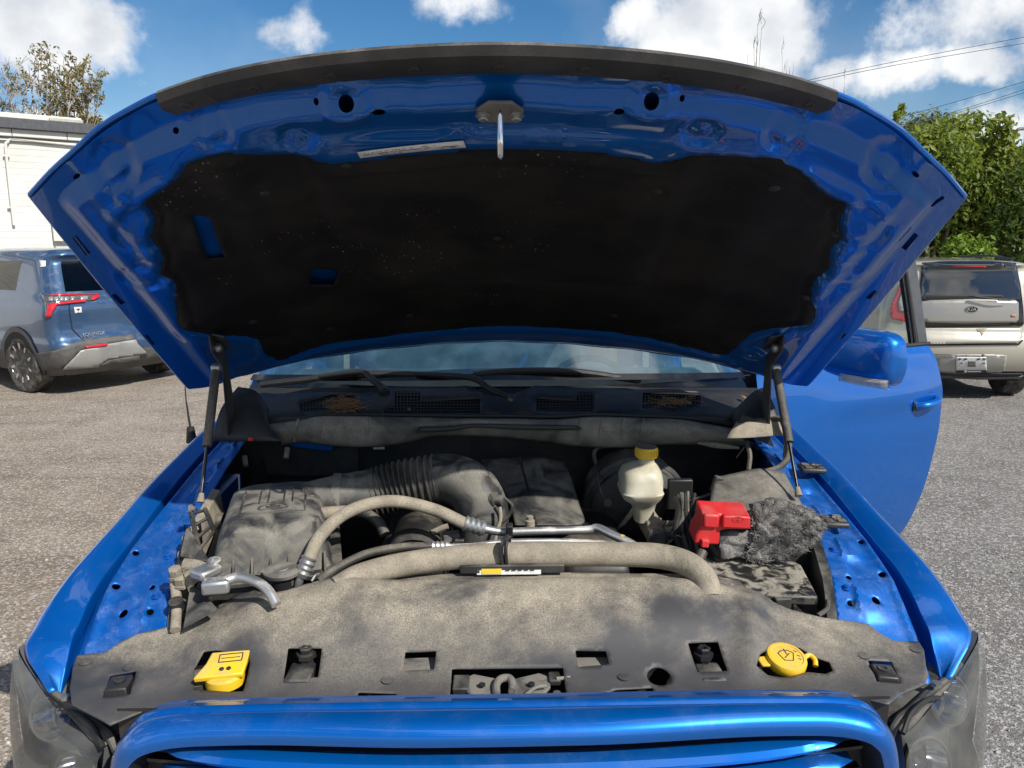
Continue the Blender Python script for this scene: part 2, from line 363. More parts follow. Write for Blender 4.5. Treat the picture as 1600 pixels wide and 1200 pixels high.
def glass(name, tint, refl=1.0, dirt=0., dirt_refl_col=(.55, .57, .55), rough=.0, base=.045):
    t = NT(name); tr = t.N.new('ShaderNodeBsdfTransparent'); tr.inputs[0].default_value = tint+(1,)
    gl = t.N.new('ShaderNodeBsdfGlossy'); gl.inputs['Roughness'].default_value = rough; gl.inputs[0].default_value = (refl,)*3+(1,)
    lw = t.N.new('ShaderNodeLayerWeight'); lw.inputs[0].default_value = .5
    fr = t.ma('ADD', base, t.ma('MULTIPLY', t.ma('POWER', lw.outputs['Facing'], 4.5), .95), True)
    mx = t.N.new('ShaderNodeMixShader'); t.L.new(fr, mx.inputs[0]); t.L.new(tr.outputs[0], mx.inputs[1]); t.L.new(gl.outputs[0], mx.inputs[2])
    o = mx.outputs[0]
    if dirt:
        df = t.N.new('ShaderNodeBsdfDiffuse'); df.inputs[0].default_value = dirt_refl_col+(1,)
        m2 = t.N.new('ShaderNodeMixShader'); t.L.new(t.mr(t.noise(9, 6), .3, .75, dirt*.45, dirt*1.3), m2.inputs[0]); t.L.new(o, m2.inputs[1]); t.L.new(df.outputs[0], m2.inputs[2]); o = m2.outputs[0]
    t.L.new(o, t.out.inputs[0]); return t.m
M['glass'] = glass('window_glass', (.55, .60, .58))
M['wind'] = glass('windscreen_glass', (.55, .72, .74), dirt=.16, dirt_refl_col=(.16, .33, .40), base=.19)  # blue of the dirt film paints the sky's reflection into the glass
M['privacy'] = glass('privacy_glass', (.03, .032, .035), 1.0)
M['lens'] = glass('hazed_lamp_lens', (.70, .71, .70), dirt=.36, dirt_refl_col=(.21, .21, .20), rough=.03)
M['amber'] = glass('clear_signal_lens', (.8, .8, .8), dirt=.45, dirt_refl_col=(.62, .58, .52))
# ------------------------------------------------------------------ ground
def ground_mat():
    t = NT('gravel_asphalt')
    v = t.tc.outputs['Object']
    big = t.noise(.35, 5, .6); mid = t.noise(2.2, 6, .65); st = t.noise(1.3, 6, .65, t.vscale((.30, 2.6, 1)), .5)
    x = t.sep()
    side = t.mr(x[0], -1.5, 1.5)                       # sandier lot on the left, greyer gravel on the right
    sand = t.mix(t.mr(mid, .3, .7), (.232, .178, .128), (.335, .275, .210)); grey = t.mix(t.mr(mid, .3, .7), (.142, .132, .121), (.228, .214, .198))
    c = t.mix(side, sand, grey)
    c = t.mix(t.ma('MULTIPLY', t.mr(st, .5, .72), t.mr(side, 0, 1, .9, .3)), c, (.175, .135, .098))
    c = t.mix(t.ma('MULTIPLY', t.mr(big, .5, .7), .35), c, (.38, .335, .285))
    p1 = t.voro(85, 'Color'); p2 = t.voro(170, 'Color'); s1 = t.sep(p1)[0]; s2 = t.sep(p2)[1]
    c = t.mix(t.ma('MULTIPLY', t.mr(s1, .55, .95), .55), c, (.58, .555, .52))
    c = t.mix(t.ma('MULTIPLY', t.mr(s2, .40, .05), .6), c, (.085, .079, .072))
    c = t.mix(t.ma('MULTIPLY', t.mr(s1, .35, .02), .55), c, (.12, .112, .10))
    d1 = t.voro(105); d2 = t.voro(230)
    h = t.ma('ADD', t.ma('ADD', t.ma('MULTIPLY', d1, -.7), t.ma('MULTIPLY', d2, -.35)), t.ma('MULTIPLY', mid, .6))
    t.bsdf(color=c, rough=.93, spec=.2, normal=t.bump(h, .55, .015)); return t.m
M['ground'] = ground_mat()
rows = []
for gy in list(np.linspace(-12, 30, 85))+[60, 150, 600, 2200]:
    rows.append([Vector((gx, gy, 0 if abs(gx) > 40 or gy > 40 else .012*mnoise.noise(Vector((gx*.4, gy*.4, 3))))) for gx in [-2200, -600, -150, -60]+list(np.linspace(-30, 30, 121))+[60, 150, 600, 2200]])
tag(MB().grid(rows).build('ground', M['ground'], sharp=0), kind='structure')
def stones():
    base = bmesh.new(); bmesh.ops.create_icosphere(base, subdivisions=1, radius=1)
    bv = np.array([v.co for v in base.verts]); bf = np.array([[v.index for v in f.verts] for f in base.faces]); base.free()
    n = 9000; V = []; F = []
    for i in range(n):
        right = rng.random() < .62
        while True:
            x = rng.uniform(1.15, 7) if right else rng.uniform(-7, -1.25); y = rng.uniform(1.2, 8.5)
            if rng.random() < (2.2/max(2.2, y)): break
        s = rng.uniform(.003, .0075)*(1.7 if rng.random() < .05 else 1)
        a = rng.uniform(0, 6.3); c, sn = math.cos(a), math.sin(a); w = bv*rng.uniform(.75, 1.25, bv.shape)*np.array([s, s*rng.uniform(.6, 1), s*.6])
        z0 = .012*mnoise.noise(Vector((x*.4, y*.4, 3)))
        V.append(np.stack([w[:, 0]*c-w[:, 1]*sn+x, w[:, 0]*sn+w[:, 1]*c+y, w[:, 2]+z0+s*.25], 1)); F.append(bf+i*len(bv))
    t = NT('gravel_stone'); oi = t.voro(55, 'Color')
    t.bsdf(color=t.mix(t.sep(oi)[0], (.16, .145, .13), (.52, .485, .44)), rough=.9)
    o = mesh('gravel', np.concatenate(V).tolist(), np.concatenate(F).tolist(), t.m, smooth=False)
    tag(o, 'loose grey gravel stones scattered over the lot', 'gravel', kind='stuff')
stones()
# ================================================================== THE TRUCK
truck = tag(empty('pickup_truck', (0, 3.2, 0)), 'bright blue pickup truck with its hood propped open and dusty engine bay', 'pickup truck')
BL, BD = M['blue'], M['blue_dusty']
def mir(pts, s): return [Vector((p[0]*s, p[1], p[2])) for p in pts]
# ---- hood ---------------------------------------------------------------
HX = .862
def fe(px, py):                                   # front edge: plan curve of the hood nose
    X = (px-780)/737*HX
    for _ in range(20):
        Y = 1.125+.275*min(1.1, abs(X)/HX)**2.2; p = P(px, py, 'y', Y); X = p.x
    return p
fpx = [(43, 308), (75, 268), (110, 236), (148, 201), (200, 172), (250, 148), (330, 121), (450, 97), (600, 81), (780, 73)]
fpr = [(1502, 303), (1470, 270), (1438, 240), (1400, 203), (1355, 172), (1310, 149), (1220, 121), (1100, 96), (950, 79), (780, 73)]
half = [(fe(*a), fe(*b)) for a, b in zip(fpx, fpr)]
half = [Vector(((abs(a.x)+abs(b.x))/2, (a.y+b.y)/2, (a.z+b.z)/2)) for a, b in half]; half[-1].x = 0
FE = [Vector((-p.x, p.y, p.z)) for p in half]+[p.copy() for p in half[::-1][1:]]
rear = []
for a, b in [((297, 608), (1266, 596)), ((340, 602), (1222, 588)), ((430, 572), (1140, 562)), ((520, 552), (1045, 546)), ((660, 535), (920, 533)), ((795, 528), (795, 528))]:
    q = []
    for px, py in (a, b):
        X = 0
        for _ in range(20): p_ = P(px, py, 'y', 2.36-.25*min(1.05, abs(X)/.89)**2.4); X = p_.x
        q.append(p_)
    rear.append(Vector(((abs(q[0].x)+abs(q[1].x))/2, (q[0].y+q[1].y)/2, (q[0].z+q[1].z)/2)))
rear[-1].x = 0
RE = [Vector((-p.x, p.y, p.z)) for p in rear]+[p.copy() for p in rear[::-1][1:]]
def even(pts, n):
    c = cr(pts, 12); L = [0]
    for i in range(1, len(c)): L.append(L[-1]+(c[i]-c[i-1]).length)
    out = []; k = 0
    for i in range(n+1):
        d = L[-1]*i/n
        while k < len(c)-2 and L[k+1] < d: k += 1
        out.append(c[k].lerp(c[k+1], (d-L[k])/max(1e-9, L[k+1]-L[k])))
    return out
NU, NV = 120, 90
Fc_, Rc_ = even(FE, NU), even(RE, NU)
def side_pt(s, t):
    a, b = Rc_[0 if s < 0 else -1], Fc_[0 if s < 0 else -1]
    p = a.lerp(b, t); bow = math.sin(math.pi*t)
    return p+Vector((s*.012*bow, 0, .010*bow))
HB = []
for j in range(NV+1):
    t = j/NV; row = []
    for i in range(NU+1):
        u = i/NU
        p = Rc_[i].lerp(Fc_[i], t)+(side_pt(-1, t).lerp(side_pt(1, t), u))-((Rc_[0].lerp(Rc_[-1], u)).lerp(Fc_[0].lerp(Fc_[-1], u), t))
        # crown along the length
        p = p+Vector((0, .045, .05))*(math.sin(math.pi*t)*(1-(2*u-1)**2)*.55)
        row.append(p)
    HB.append(row)
HN = [[None]*(NU+1) for _ in range(NV+1)]
for j in range(NV+1):
    for i in range(NU+1):
        du = HB[j][min(i+1, NU)]-HB[j][max(i-1, 0)]; dv = HB[min(j+1, NV)][i]-HB[max(j-1, 0)][i]
        HN[j][i] = dv.cross(du).normalized()         # points to the underside (down / towards the front)
if HN[45][60].z > 0: HN = [[-n for n in r] for r in HN]
def hood_at(u, v, off=0.):
    x = min(max(u, 0), 1)*NU; y = min(max(v, 0), 1)*NV; i = min(int(x), NU-1); j = min(int(y), NV-1); a, b = x-i, y-j
    f = lambda A: (A[j][i]*(1-a)+A[j][i+1]*a)*(1-b)+(A[j+1][i]*(1-a)+A[j+1][i+1]*a)*b
    return f(HB)+f(HN).normalized()*off
def _bv(o):
    g = MB().grid([[HB[j][i]+HN[j][i]*o for i in range(NU+1)] for j in range(NV+1)]); return BVHTree.FromPolygons(g.v, g.f)
HBV = [_bv(.002), _bv(.019), _bv(.030)]
def huv(px, py, k=2):
    d = ray(px, py).normalized(); loc, no, idx, di = HBV[k].ray_cast(CAM, d)
    if loc is None:
        t = 0
        best = HBV[k].find_nearest(CAM+d*1.9); loc, idx = best[0], best[2]
    j, i = divmod(idx, NU); a, b, c = HB[j][i], HB[j][i+1], HB[j+1][i]; e, g = b-a, c-a; w = loc-a
    ee, gg, eg = e.dot(e), g.dot(g), e.dot(g); det = ee*gg-eg*eg
    return Vector(((i+(w.dot(e)*gg-w.dot(g)*eg)/det)/NU, (j+(w.dot(g)*ee-w.dot(e)*eg)/det)/NV))
HW, HL = 1.74, 1.05                                # metric scale of the uv sheet
def hm(px, py, k=2): q = huv(px, py, k); return Vector((q.x*HW, q.y*HL))
pad_px = [(222, 312), (250, 290), (275, 268), (300, 250), (340, 240), (400, 233), (450, 232), (480, 236), (500, 247), (520, 249), (560, 245), (640, 236), (700, 230), (780, 227), (880, 228), (960, 236), (1010, 245), (1045, 247), (1065, 240), (1090, 235), (1150, 236), (1200, 242), (1250, 260), (1285, 290), (1310, 305), (1328, 315), (1316, 345), (1322, 375), (1306, 392), (1302, 420), (1280, 442), (1274, 470), (1266, 505), (1232, 513), (1190, 520), (1158, 533), (1140, 556), (1090, 548), (1000, 528), (900, 516), (800, 512), (700, 516), (600, 527), (500, 543), (455, 560), (432, 565), (415, 555), (395, 530), (330, 525), (285, 515), (278, 490), (270, 465), (262, 440), (245, 430), (246, 400), (231, 370), (236, 340)]
pad_m = [hm(*p) for p in pad_px]
pad_np = np.array([(p.x, p.y) for p in rounded(pad_m, 3)])
def seg_dist(x, y, poly):
    a = poly; b = np.roll(poly, -1, 0); ab = b-a; ap = np.array([x, y])-a
    t = np.clip((ap*ab).sum(1)/np.maximum((ab*ab).sum(1), 1e-12), 0, 1); return float(np.sqrt(((ap-ab*t[:, None])**2).sum(1)).min())
emb = [(hm(*p, 1), r, h) for p, r, h in [((541, 158), .036, .007), ((1018, 157), .036, .007), ((465, 205), .030, -.006), ((1095, 195), .030, -.006), ((330, 200), .034, -.005), ((1225, 205), .036, -.006),
       ((178, 258), .050, -.010), ((1385, 258), .050, -.010), ((190, 295), .018, .006), ((700, 190), .011, .003), ((727, 192), .011, .003), ((838, 195), .011, .003), ((868, 195), .011, .003), ((655, 150), .012, -.003), ((905, 150), .012, -.003),
       ((225, 345), .075, -.005), ((225, 425), .06, -.004), ((1340, 345), .075, -.005), ((1320, 425), .06, -.004), ((1180, 545), .03, .006), ((1150, 560), .025, .006), ((375, 560), .03, .006)]]
def inner_h(x, y):
    u, v = x/HW, y/HL
    ds = min(x, HW-x); df = HL-y; dr = y
    h = .005+.022*sm(.055, .095, ds)*sm(.052, .085, df)*sm(.01, .05, dr)
    h += .010*sm(.12, .16, ds)*sm(.125, .15, df)*0.6
    d = seg_dist(x, y, pad_np)
    inside = inpoly(np.array([(x, y)]), pad_np)[0]
    if inside: h -= .012*sm(.0, .03, d)
    else:
        h += .004*sm(.05, .01, d)
        h += .0015*math.sin(x*34)*sm(.03, .10, d)
    for c, r, a in emb:
        q = math.hypot(x-c.x, y-c.y)/r
        if q < 1.4: h += a*(sm(1.06, .86, q)-.6*sm(.52, .36, q))
    # long swage lines on the side legs
    h += .002*sm(.012, .004, abs(ds-.145))*sm(.2, .3, v)
    return max(.003, h)
hood = MB().grid([[hood_at(i/60, j/46, -.004) for i in range(61)] for j in range(47)]).build('hood', M['blue_hood'], truck, thick=.0035, off=0)
hood['label'] = 'raised blue hood, glossy outside'
hholes = [ell(*hm(541, 158, 1), .0115, .0095), ell(*hm(592, 166, 1), .010, .006), ell(*hm(1018, 157, 1), .0115, .0095), ell(*hm(967, 165, 1), .008, .006), ell(*hm(494, 160, 1), .004, .004, 8), ell(*hm(1066, 158, 1), .004, .004, 8),
          ell(*hm(120, 271, 0), .010, .006), ell(*hm(1431, 267, 0), .010, .006), ell(*hm(275, 207, 1), .006, .004, 8)]
def slot(a, b, w):
    A, B = hm(*a, 0), hm(*b, 0); d = (B-A).normalized(); n = Vector((-d.y, d.x))*w
    return [A+n, A-n, B-n, B+n]
hholes += [slot((116, 364), (138, 392), .007), slot((176, 456), (192, 470), .007), slot((226, 520), (238, 535), .006), slot((1412, 384), (1432, 360), .007), slot((1357, 462), (1370, 450), .007), slot((1313, 524), (1320, 517), .006), slot((1455, 315), (1474, 302), .0045)]
outl = [Vector((.001, .001)), Vector((HW-.001, .001)), Vector((HW-.001, HL-.001)), Vector((.001, HL-.001))]
ip = sheet('inner_panel', outl, hholes, lambda x, y: hood_at(x/HW, y/HL, inner_h(x, y)+.004), .0100, M['blue_hood'], hood, thick=0, sharp=0)
# hem round the hood edge
hem = [hood_at(i/60, 1, 0) for i in range(61)]+[hood_at(1, 1-j/40, 0) for j in range(1, 41)]+[hood_at(1-i/60, 0, 0) for i in range(1, 61)]+[hood_at(0, j/40, 0) for j in range(1, 40)]
MB().tube(hem+[hem[0]], .0055, 8, raw=True, cap=False).build('hem', M['blue_hood'], hood)
# insulation pad
def pad_h(x, y):
    u = x/HW; v = y/HL; h = .026
    cx = abs(u-.5)
    d = seg_dist(x, y, pad_np)
    h -= .012*sm(.016, 0, d)+.006*math.exp(-((d-.030)/.008)**2)
    h += .018*sm(.20, .17, cx)*sm(.88, .80, v)*sm(.30, .42, v)        # centre plateau
    h -= .012*sm(.055, .03, abs(cx-.075))*sm(.75, .68, v)*sm(.45, .55, v)
    h += .014*math.exp(-((cx-.27)/.03)**2)*sm(.15, .3, v)
    h += .014*math.exp(-((v-.42)/.05)**2)
    h += .003*mnoise.noise(Vector((x*6, y*6, 1)))+.0012*mnoise.noise(Vector((x*25, y*25, 4)))
    for (a, b), r, k in pad_b:
        q = math.hypot(x-a, y-b)/r
        if q < 1.3: h += k*sm(1.2, .6, q)
    return h
pad_b = [(tuple(hm(775, 362)), .03, -.008), (tuple(hm(1028, 287)), .02, -.007), (tuple(hm(515, 400)), .06, .010), (tuple(hm(450, 290)), .05, .008), (tuple(hm(320, 365)), .05, .009), (tuple(hm(430, 540)), .05, .010), (tuple(hm(1150, 530)), .05, .010)]
pholes = [[hm(*p) for p in [(297, 331), (327, 334), (350, 399), (324, 401)]], [hm(*p) for p in [(488, 408), (530, 410), (520, 436), (481, 430)]]]
pad = sheet('insulation_pad', [Vector(p) for p in pad_np], pholes, lambda x, y: hood_at(x/HW, y/HL, pad_h(x, y)+.004), .012, M['pad'], hood, thick=.006, off=1, sharp=50)
for p in [(415, 290), (542, 250), (1028, 287), (777, 362), (1305, 367), (1260, 462), (395, 500), (515, 510), (1210, 280), (640, 490), (960, 490)]:
    q = hm(*p); c = hood_at(q.x/HW, q.y/HL, pad_h(q.x, q.y)+.010); n = (hood_at(q.x/HW, q.y/HL, .1)-hood_at(q.x/HW, q.y/HL, 0)).normalized()
    MB().lathe([(.011, 0), (.011, .002), (.007, .004), (.002, .0045)], c-n*.002, n, 14).build('pad_clip', M['black'], hood)
# front rubber seal strip
q0, q1 = huv(256, 165, 0).x, huv(1300, 160, 0).x
rows = []
for k in range(61):
    u = q0+(q1-q0)*k/60; w = 1.0 if 0 < k < 60 else .96
    taper = .55 if k in (0, 60) else 1
    v0 = 1.004; v1 = 1-.040*taper/HL*1.0
    rows.append([hood_at(u, 1, -.006)+(hood_at(u, 1, 0)-hood_at(u, .97, 0)).normalized()*.003, hood_at(u, 1, .002)+(hood_at(u, 1, 0)-hood_at(u, .97, 0)).normalized()*.008,
                 hood_at(u, .999, .013), hood_at(u, .990, .0145), hood_at(u, (1+v1)/2, .0130), hood_at(u, v1+.004, .0130), hood_at(u, v1, .009)])
MB().grid(rows).build('front_seal', M['seal'], hood, sharp=40)
for k in range(9):
    u = q0+(q1-q0)*(.04+.92*k/8); c = hood_at(u, .978, .0125); n = (hood_at(u, .97, .1)-hood_at(u, .97, 0)).normalized()
    MB().lathe([(.010, 0), (.009, .0025), (.0055, .003), (.005, .0012), (.001, .001)], c, n, 14).build('seal_clip', M['seal'], hood)
# latch striker
q = huv(781, 167); c = hood_at(q.x, q.y, .036); nn = (hood_at(q.x, q.y, .1)-hood_at(q.x, q.y, 0)).normalized(); vd = (hood_at(q.x, q.y+.05)-hood_at(q.x, q.y)).normalized(); ud = nn.cross(vd).normalized()
o8 = [(-.045, .012), (-.022, .04), (.022, .04), (.045, .012), (.045, -.012), (.028, -.036), (-.028, -.036), (-.045, -.012)]
MB().prism([c+ud*(a*.82)+vd*(b*.8) for a, b in o8], nn*.006).build('striker_plate', M['steel'], hood, bevel=.002)
for s in (-1, 1):
    MB().lathe([(.013, 0), (.013, .002), (.0085, .002), (.0085, .008), (.006, .0095)], c+nn*.006+ud*(s*.026)-vd*.004, nn, 6 if s else 12).build('striker_bolt', M['bolt'], hood, sharp=25)
MB().tube([c+nn*.002+vd*.018, c+nn*.022+vd*.019, c+nn*.055+vd*.012, c+nn*.070+vd*.002, c+nn*.072-vd*.012, c+nn*.055-vd*.022, c+nn*.005-vd*.024], .0052, 12, 6).build('striker_loop', M['chrome'], hood)
# caution strip sticker on the inner panel
a, b, c2, d2 = hm(558, 228), hm(724, 210), hm(728, 219), hm(563, 236)
st = [hood_at(p.x/HW, p.y/HL, inner_h(p.x, p.y)+.0065) for p in (a, b, c2, d2)]
rowsS = [[st[0].lerp(st[1], i/12) for i in range(13)], [st[3].lerp(st[2], i/12) for i in range(13)]]
for r_, (e0, e1) in zip(rowsS, ((a, b), (d2, c2))):
    for i in range(13):
        p = e0.lerp(e1, i/12); r_[i] = hood_at(p.x/HW, p.y/HL, inner_h(p.x, p.y)+.0065)
MB().grid(rowsS).build('caution_sticker', M['paper'], hood, thick=.0004)
mb = MB()
for r0, x0, x1 in ((.25, .06, .55), (.25, .60, .74), (.5, .05, .70), (.75, .2, .42), (.55, .78, .96), (.7, .78, .94)):
    for i in range(int((x1-x0)*60)):
        if random.random() < .25: continue
        f = x0+i/60.; p = a.lerp(b, f).lerp(d2.lerp(c2, f), r0); p2 = a.lerp(b, f+.011).lerp(d2.lerp(c2, f+.011), r0); p3 = a.lerp(b, f+.011).lerp(d2.lerp(c2, f+.011), r0+.10); p4 = a.lerp(b, f).lerp(d2.lerp(c2, f), r0+.10)
        mb.add([hood_at(p_.x/HW, p_.y/HL, inner_h(p_.x, p_.y)+.0073) for p_ in (p, p2, p3, p4)], [(0, 1, 2, 3)])
mb.build('sticker_print', M['ink'], hood, smooth=False)
# hinges and gas struts
for s in (-1, 1):
    hp = hm(1212 if s > 0 else 340, 535); top = hood_at(hp.x/HW, hp.y/HL, .045)
    base = Vector((s*.80, 2.13, 1.20))
    poly = [top+Vector((0, -.06, .035)), top+Vector((0, .02, .03)), top+Vector((s*.01, .085, -.06)), base+Vector((0, .06, .03)), base+Vector((0, .05, -.03)), base+Vector((0, -.01, -.02)), top+Vector((0, .02, -.06)), top+Vector((0, -.05, -.005))]
    MB().prism(poly, Vector((s*.006, 0, 0))).build('hood_hinge', M['plast_d'], truck, bevel=.0015)
    MB().lathe([(.013, -.004), (.013, .006), (.008, .010)], top+Vector((s*-.004, -.02, .0)), (-s, 0, 0), 14).build('hinge_pin', M['bolt'], truck)
    MB().box(top+Vector((-s*.012, -.015, .015)), (.034, .085, .005), roty(-s*14) @ rotx(-32)).build('hinge_plate', M['plast_d'], truck, bevel=.002)
    up = P(1212, 575, 'x', .742) if s > 0 else P(338, 575, 'x', -.742)
    lo = P(1248, 775, 'x', .735) if s > 0 else P(313, 785, 'x', -.735)
    m = up.lerp(lo, .60)
    st = empty('gas_strut', lo); put(st, truck)
    MB().tube([up, m], .0115, 16, 2).build('cylinder', M['hose_d'] if s < 0 else M['plast_d'], st)
    MB().tube([m, lo+(m-lo)*.12], .0042, 12, 2).build('rod', M['gloss_black'], st)
    MB().tube([lo+(m-lo)*.16, lo], [.006, .010], 12, 2).build('end_fitting', M['hose'], st)
    MB().lathe([(.002, -.012), (.012, -.010), (.014, 0), (.012, .010), (.002, .012)], up, (1, 0, 0), 16).build('end_fitting', M['bolt'], st)
# ---- fenders and inner rails ---------------------------------------------
def crest_z(y): return float(np.interp(y, [1.25, 1.32, 1.456, 1.62, 1.72, 1.88, 2.08, 2.28, 2.7], [.925, .987, 1.052, 1.085, 1.102, 1.134, 1.163, 1.187, 1.21]))
def rail_z(y): return float(np.interp(y, [1.15, 1.25, 1.32, 1.40, 1.46, 1.6, 1.7, 2.0, 2.3], [.880, .915, .958, 1.004, 1.034, 1.068, 1.083, 1.130, 1.168]))
def inner_x(y): return float(np.interp(y, [1.2, 1.3, 1.45, 1.6, 1.8, 2.1, 2.4], [.645, .655, .70, .735, .755, .775, .79]))
def edge_x(y): return float(np.interp(y, [1.2, 1.27, 1.35, 1.5, 1.7, 2.0, 2.4], [.815, .835, .848, .862, .872, .878, .88]))
for s in (-1, 1):
    rows = []
    ys = [1.262, 1.285, 1.31, 1.335, 1.37, 1.42, 1.5, 1.6, 1.72, 1.88, 2.08, 2.28, 2.5, 2.66]
    for y in ys:
        k = sm(1.255, 1.36, y); ex = edge_x(y); zc = crest_z(y)
        cx = ex+.010+(.93-ex-.010)*sm(1.245, 1.335, y)
        zi = zc-.010*sm(1.4, 1.6, y)-.004
        if y < 1.34: zi = np.interp(y, [1.262, 1.34], [.922, .998]); zc = max(zi, crest_z(y))
        prof = [(ex, zi-.035), (ex+.001, zi-.004), (ex+.006, zi+.001), ((ex+cx)/2, (zi+zc)/2+.004), (cx-.012, zc+.002), (cx, zc-.002), (cx+.016, zc-.020), (cx+.030, zc-.065), (cx+.040, zc-.16), (cx+.046, zc-.30)]
        dy = 0
        rows.append([Vector((s*a, y if i < 6 else max(y, 1.335+.012*(i-5)), b)) for i, (a, b) in enumerate(prof)])
    # sides near the front sweep in to the lamp
    MB().grid(refine(rows, 4, 4)).build('fender', BL, truck, thick=.0015, sharp=45)
    # lower fender with the wheel arch
    rows = []
    for y in np.linspace(1.32, 2.66, 30):
        zc = crest_z(y); top = Vector((s*(.93+.046), y, zc-.30+.004)); q = (y-1.98)/.50
        arch = .36+.50*math.sqrt(max(0, 1-q*q)) if abs(q) < 1 else .36
        arch = min(arch, zc-.31)
        rows.append([top, Vector((s*.985, y, (top.z+arch)/2)), Vector((s*.99, y, arch)), Vector((s*.95, y, arch-.005))])
    MB().grid(rows).build('fender_side', BL, truck, sharp=50)
    # groove / hood drip channel
    rows = [[Vector((s*(edge_x(y)+.0005), y, crest_z(y)-.03)), Vector((s*(edge_x(y)-.003), y, crest_z(y)-.050)), Vector((s*(edge_x(y)-.014), y, rail_z(y)-.030)), Vector((s*(edge_x(y)-.022), y, rail_z(y)-.006))] for y in np.linspace(1.25, 2.45, 40)]
    MB().grid(rows).build('drip_channel', BL, truck)
    # inner rail with swages and holes, param (a across, y along)
    def rail(a, y, s=s):
        xi, xe = inner_x(y), edge_x(y)-.020; x = xi+(xe-xi)*a
        z = rail_z(y)
        z += .011*sm(.42, .30, a)                     # raised inboard shelf
        w = math.sin((y-1.22)*2*math.pi/.155)
        z += .011*sm(-.1, .5, w)*sm(.28, .36, a)*sm(.80, .55, a)   # cross swages
        z += .006*sm(.85, 1, a)
        return Vector((s*x, y, z))
    def ra(px, py):
        y = 1.4
        for _ in range(12):
            p = P(px, py, 'z', rail_z(y)+.004); y = p.y
        return Vector((min(.143, (abs(p.x)-inner_x(y))/(edge_x(y)-.020-inner_x(y))*.16), y))
    hl = [(1363, 845), (1388, 896), (1370, 926), (1326, 907), (1330, 930)] if s > 0 else [(196, 863), (171, 915), (191, 944), (238, 922), (234, 947)]
    holes = [ell(*ra(*h), .010 if i < 3 else .008, .0085 if i < 3 else .007, 12) for i, h in enumerate(hl)]
    if s < 0: holes += [[Vector((.05, 2.02)), Vector((.066, 2.02)), Vector((.066, 2.035)), Vector((.05, 2.035))], [Vector((.045, 1.9)), Vector((.066, 1.9)), Vector((.066, 1.915)), Vector((.045, 1.915))], ell(.10, 1.75, .008, .006, 10)]
    else: holes += [ell(.085, 2.08, .007, .007, 10), ell(.10, 1.72, .006, .006, 10)]
    sheet('inner_rail', [Vector((0, 1.19)), Vector((.09, 1.20)), Vector((.16, 1.262)), Vector((.16, 2.36)), Vector((0, 2.36))], holes, lambda a, y: rail(a/.16, y), .0095, BD, truck, thick=.002, sharp=30, flip=(s < 0))
    # pinch seam, dusty, along the inboard edge
    rows = [[Vector((s*(inner_x(y)-.001), y, rail_z(y)+.020)), Vector((s*(inner_x(y)-.020), y, rail_z(y)+.014)), Vector((s*(inner_x(y)-.024), y, rail_z(y)-.02)), Vector((s*(inner_x(y)-.030), y, rail_z(y)-.11))] for y in np.linspace(1.16, 1.86, 24)]
    MB().grid(rows).build('rail_flange', M['plast_d'] if s > 0 else M['hose'], truck)
    # wheel-house liner
    rows = [[Vector((s*(inner_x(y)-.028), y, rail_z(y)-.08)), Vector((s*(inner_x(y)-.05), y, .8)), Vector((s*(inner_x(y)-.06), y, .45))] for y in np.linspace(1.16, 2.36, 24)]
    MB().grid(rows).build('inner_wing', M['plast'], truck)
    for k in range(4 if s < 0 else 3):
        y = 1.44+k*.12; MB().lathe([(.010, 0), (.010, .002), (.0065, .002), (.0065, .007), (.004, .008)], rail(.20, y)+Vector((0, 0, -.001)), (0, 0, 1), 12).build('rail_bolt', BD, truck)
# hood rubber bump-stop brackets on the driver side rail
for (x, y) in ((1268, 732), (1300, 815)):
    p = P(x, y, 'z', 1.145 if y < 780 else 1.10)
    mb = MB().box(p, (.066, .060, .014), rotz(-8)); o = mb.build('rail_bracket', M['plast'], truck, bevel=.005)
    for i in range(2):
        for j in range(2):
            MB().box(p+Vector((-.014+.03*i, -.013+.027*j, .008)), (.020, .018, .005), rotz(-8)).build('bracket_rib', M['plast_d'], o, bevel=.002)
    MB().lathe([(.009, 0), (.009, .004), (.005, .004), (.004, .001)], p+Vector((.008, 0, .007)), (0, 0, 1), 14).build('bracket_bolt', M['steel'], o)
# ---- radiator cover ------------------------------------------------------
def cov_z(x, y):
    ax = abs(x); c = sm(.72, .30, ax)
    z = .982+(.098*sm(1.17, 1.40, y))*(.30+.70*c)-.012*sm(.5, .78, ax)
    z += .010*math.exp(-((y-1.30)/.035)**2)*c*.6
    z += .012*math.exp(-((x+.33-(1.42-y)*.5)/.05)**2)*sm(1.2, 1.35, y)
    z -= .016*sm(1.405, 1.45, y)*c
    z += .011*math.exp(-((ax-.44-(y-1.2)*.35)/.028)**2)*sm(1.16, 1.23, y)*sm(1.43, 1.34, y)
    z -= .006*math.exp(-((ax-.50-(y-1.2)*.30)/.022)**2)*sm(1.16, 1.23, y)*sm(1.40, 1.32, y)
    z += .006*sm(.60, .68, ax)*sm(1.24, 1.2, y)
    return z
def cp(px, py, dz=0):
    z = 1.0
    for _ in range(25): p = P(px, py, 'z', z+dz); z = z*.4+.6*cov_z(p.x, p.y)
    return p
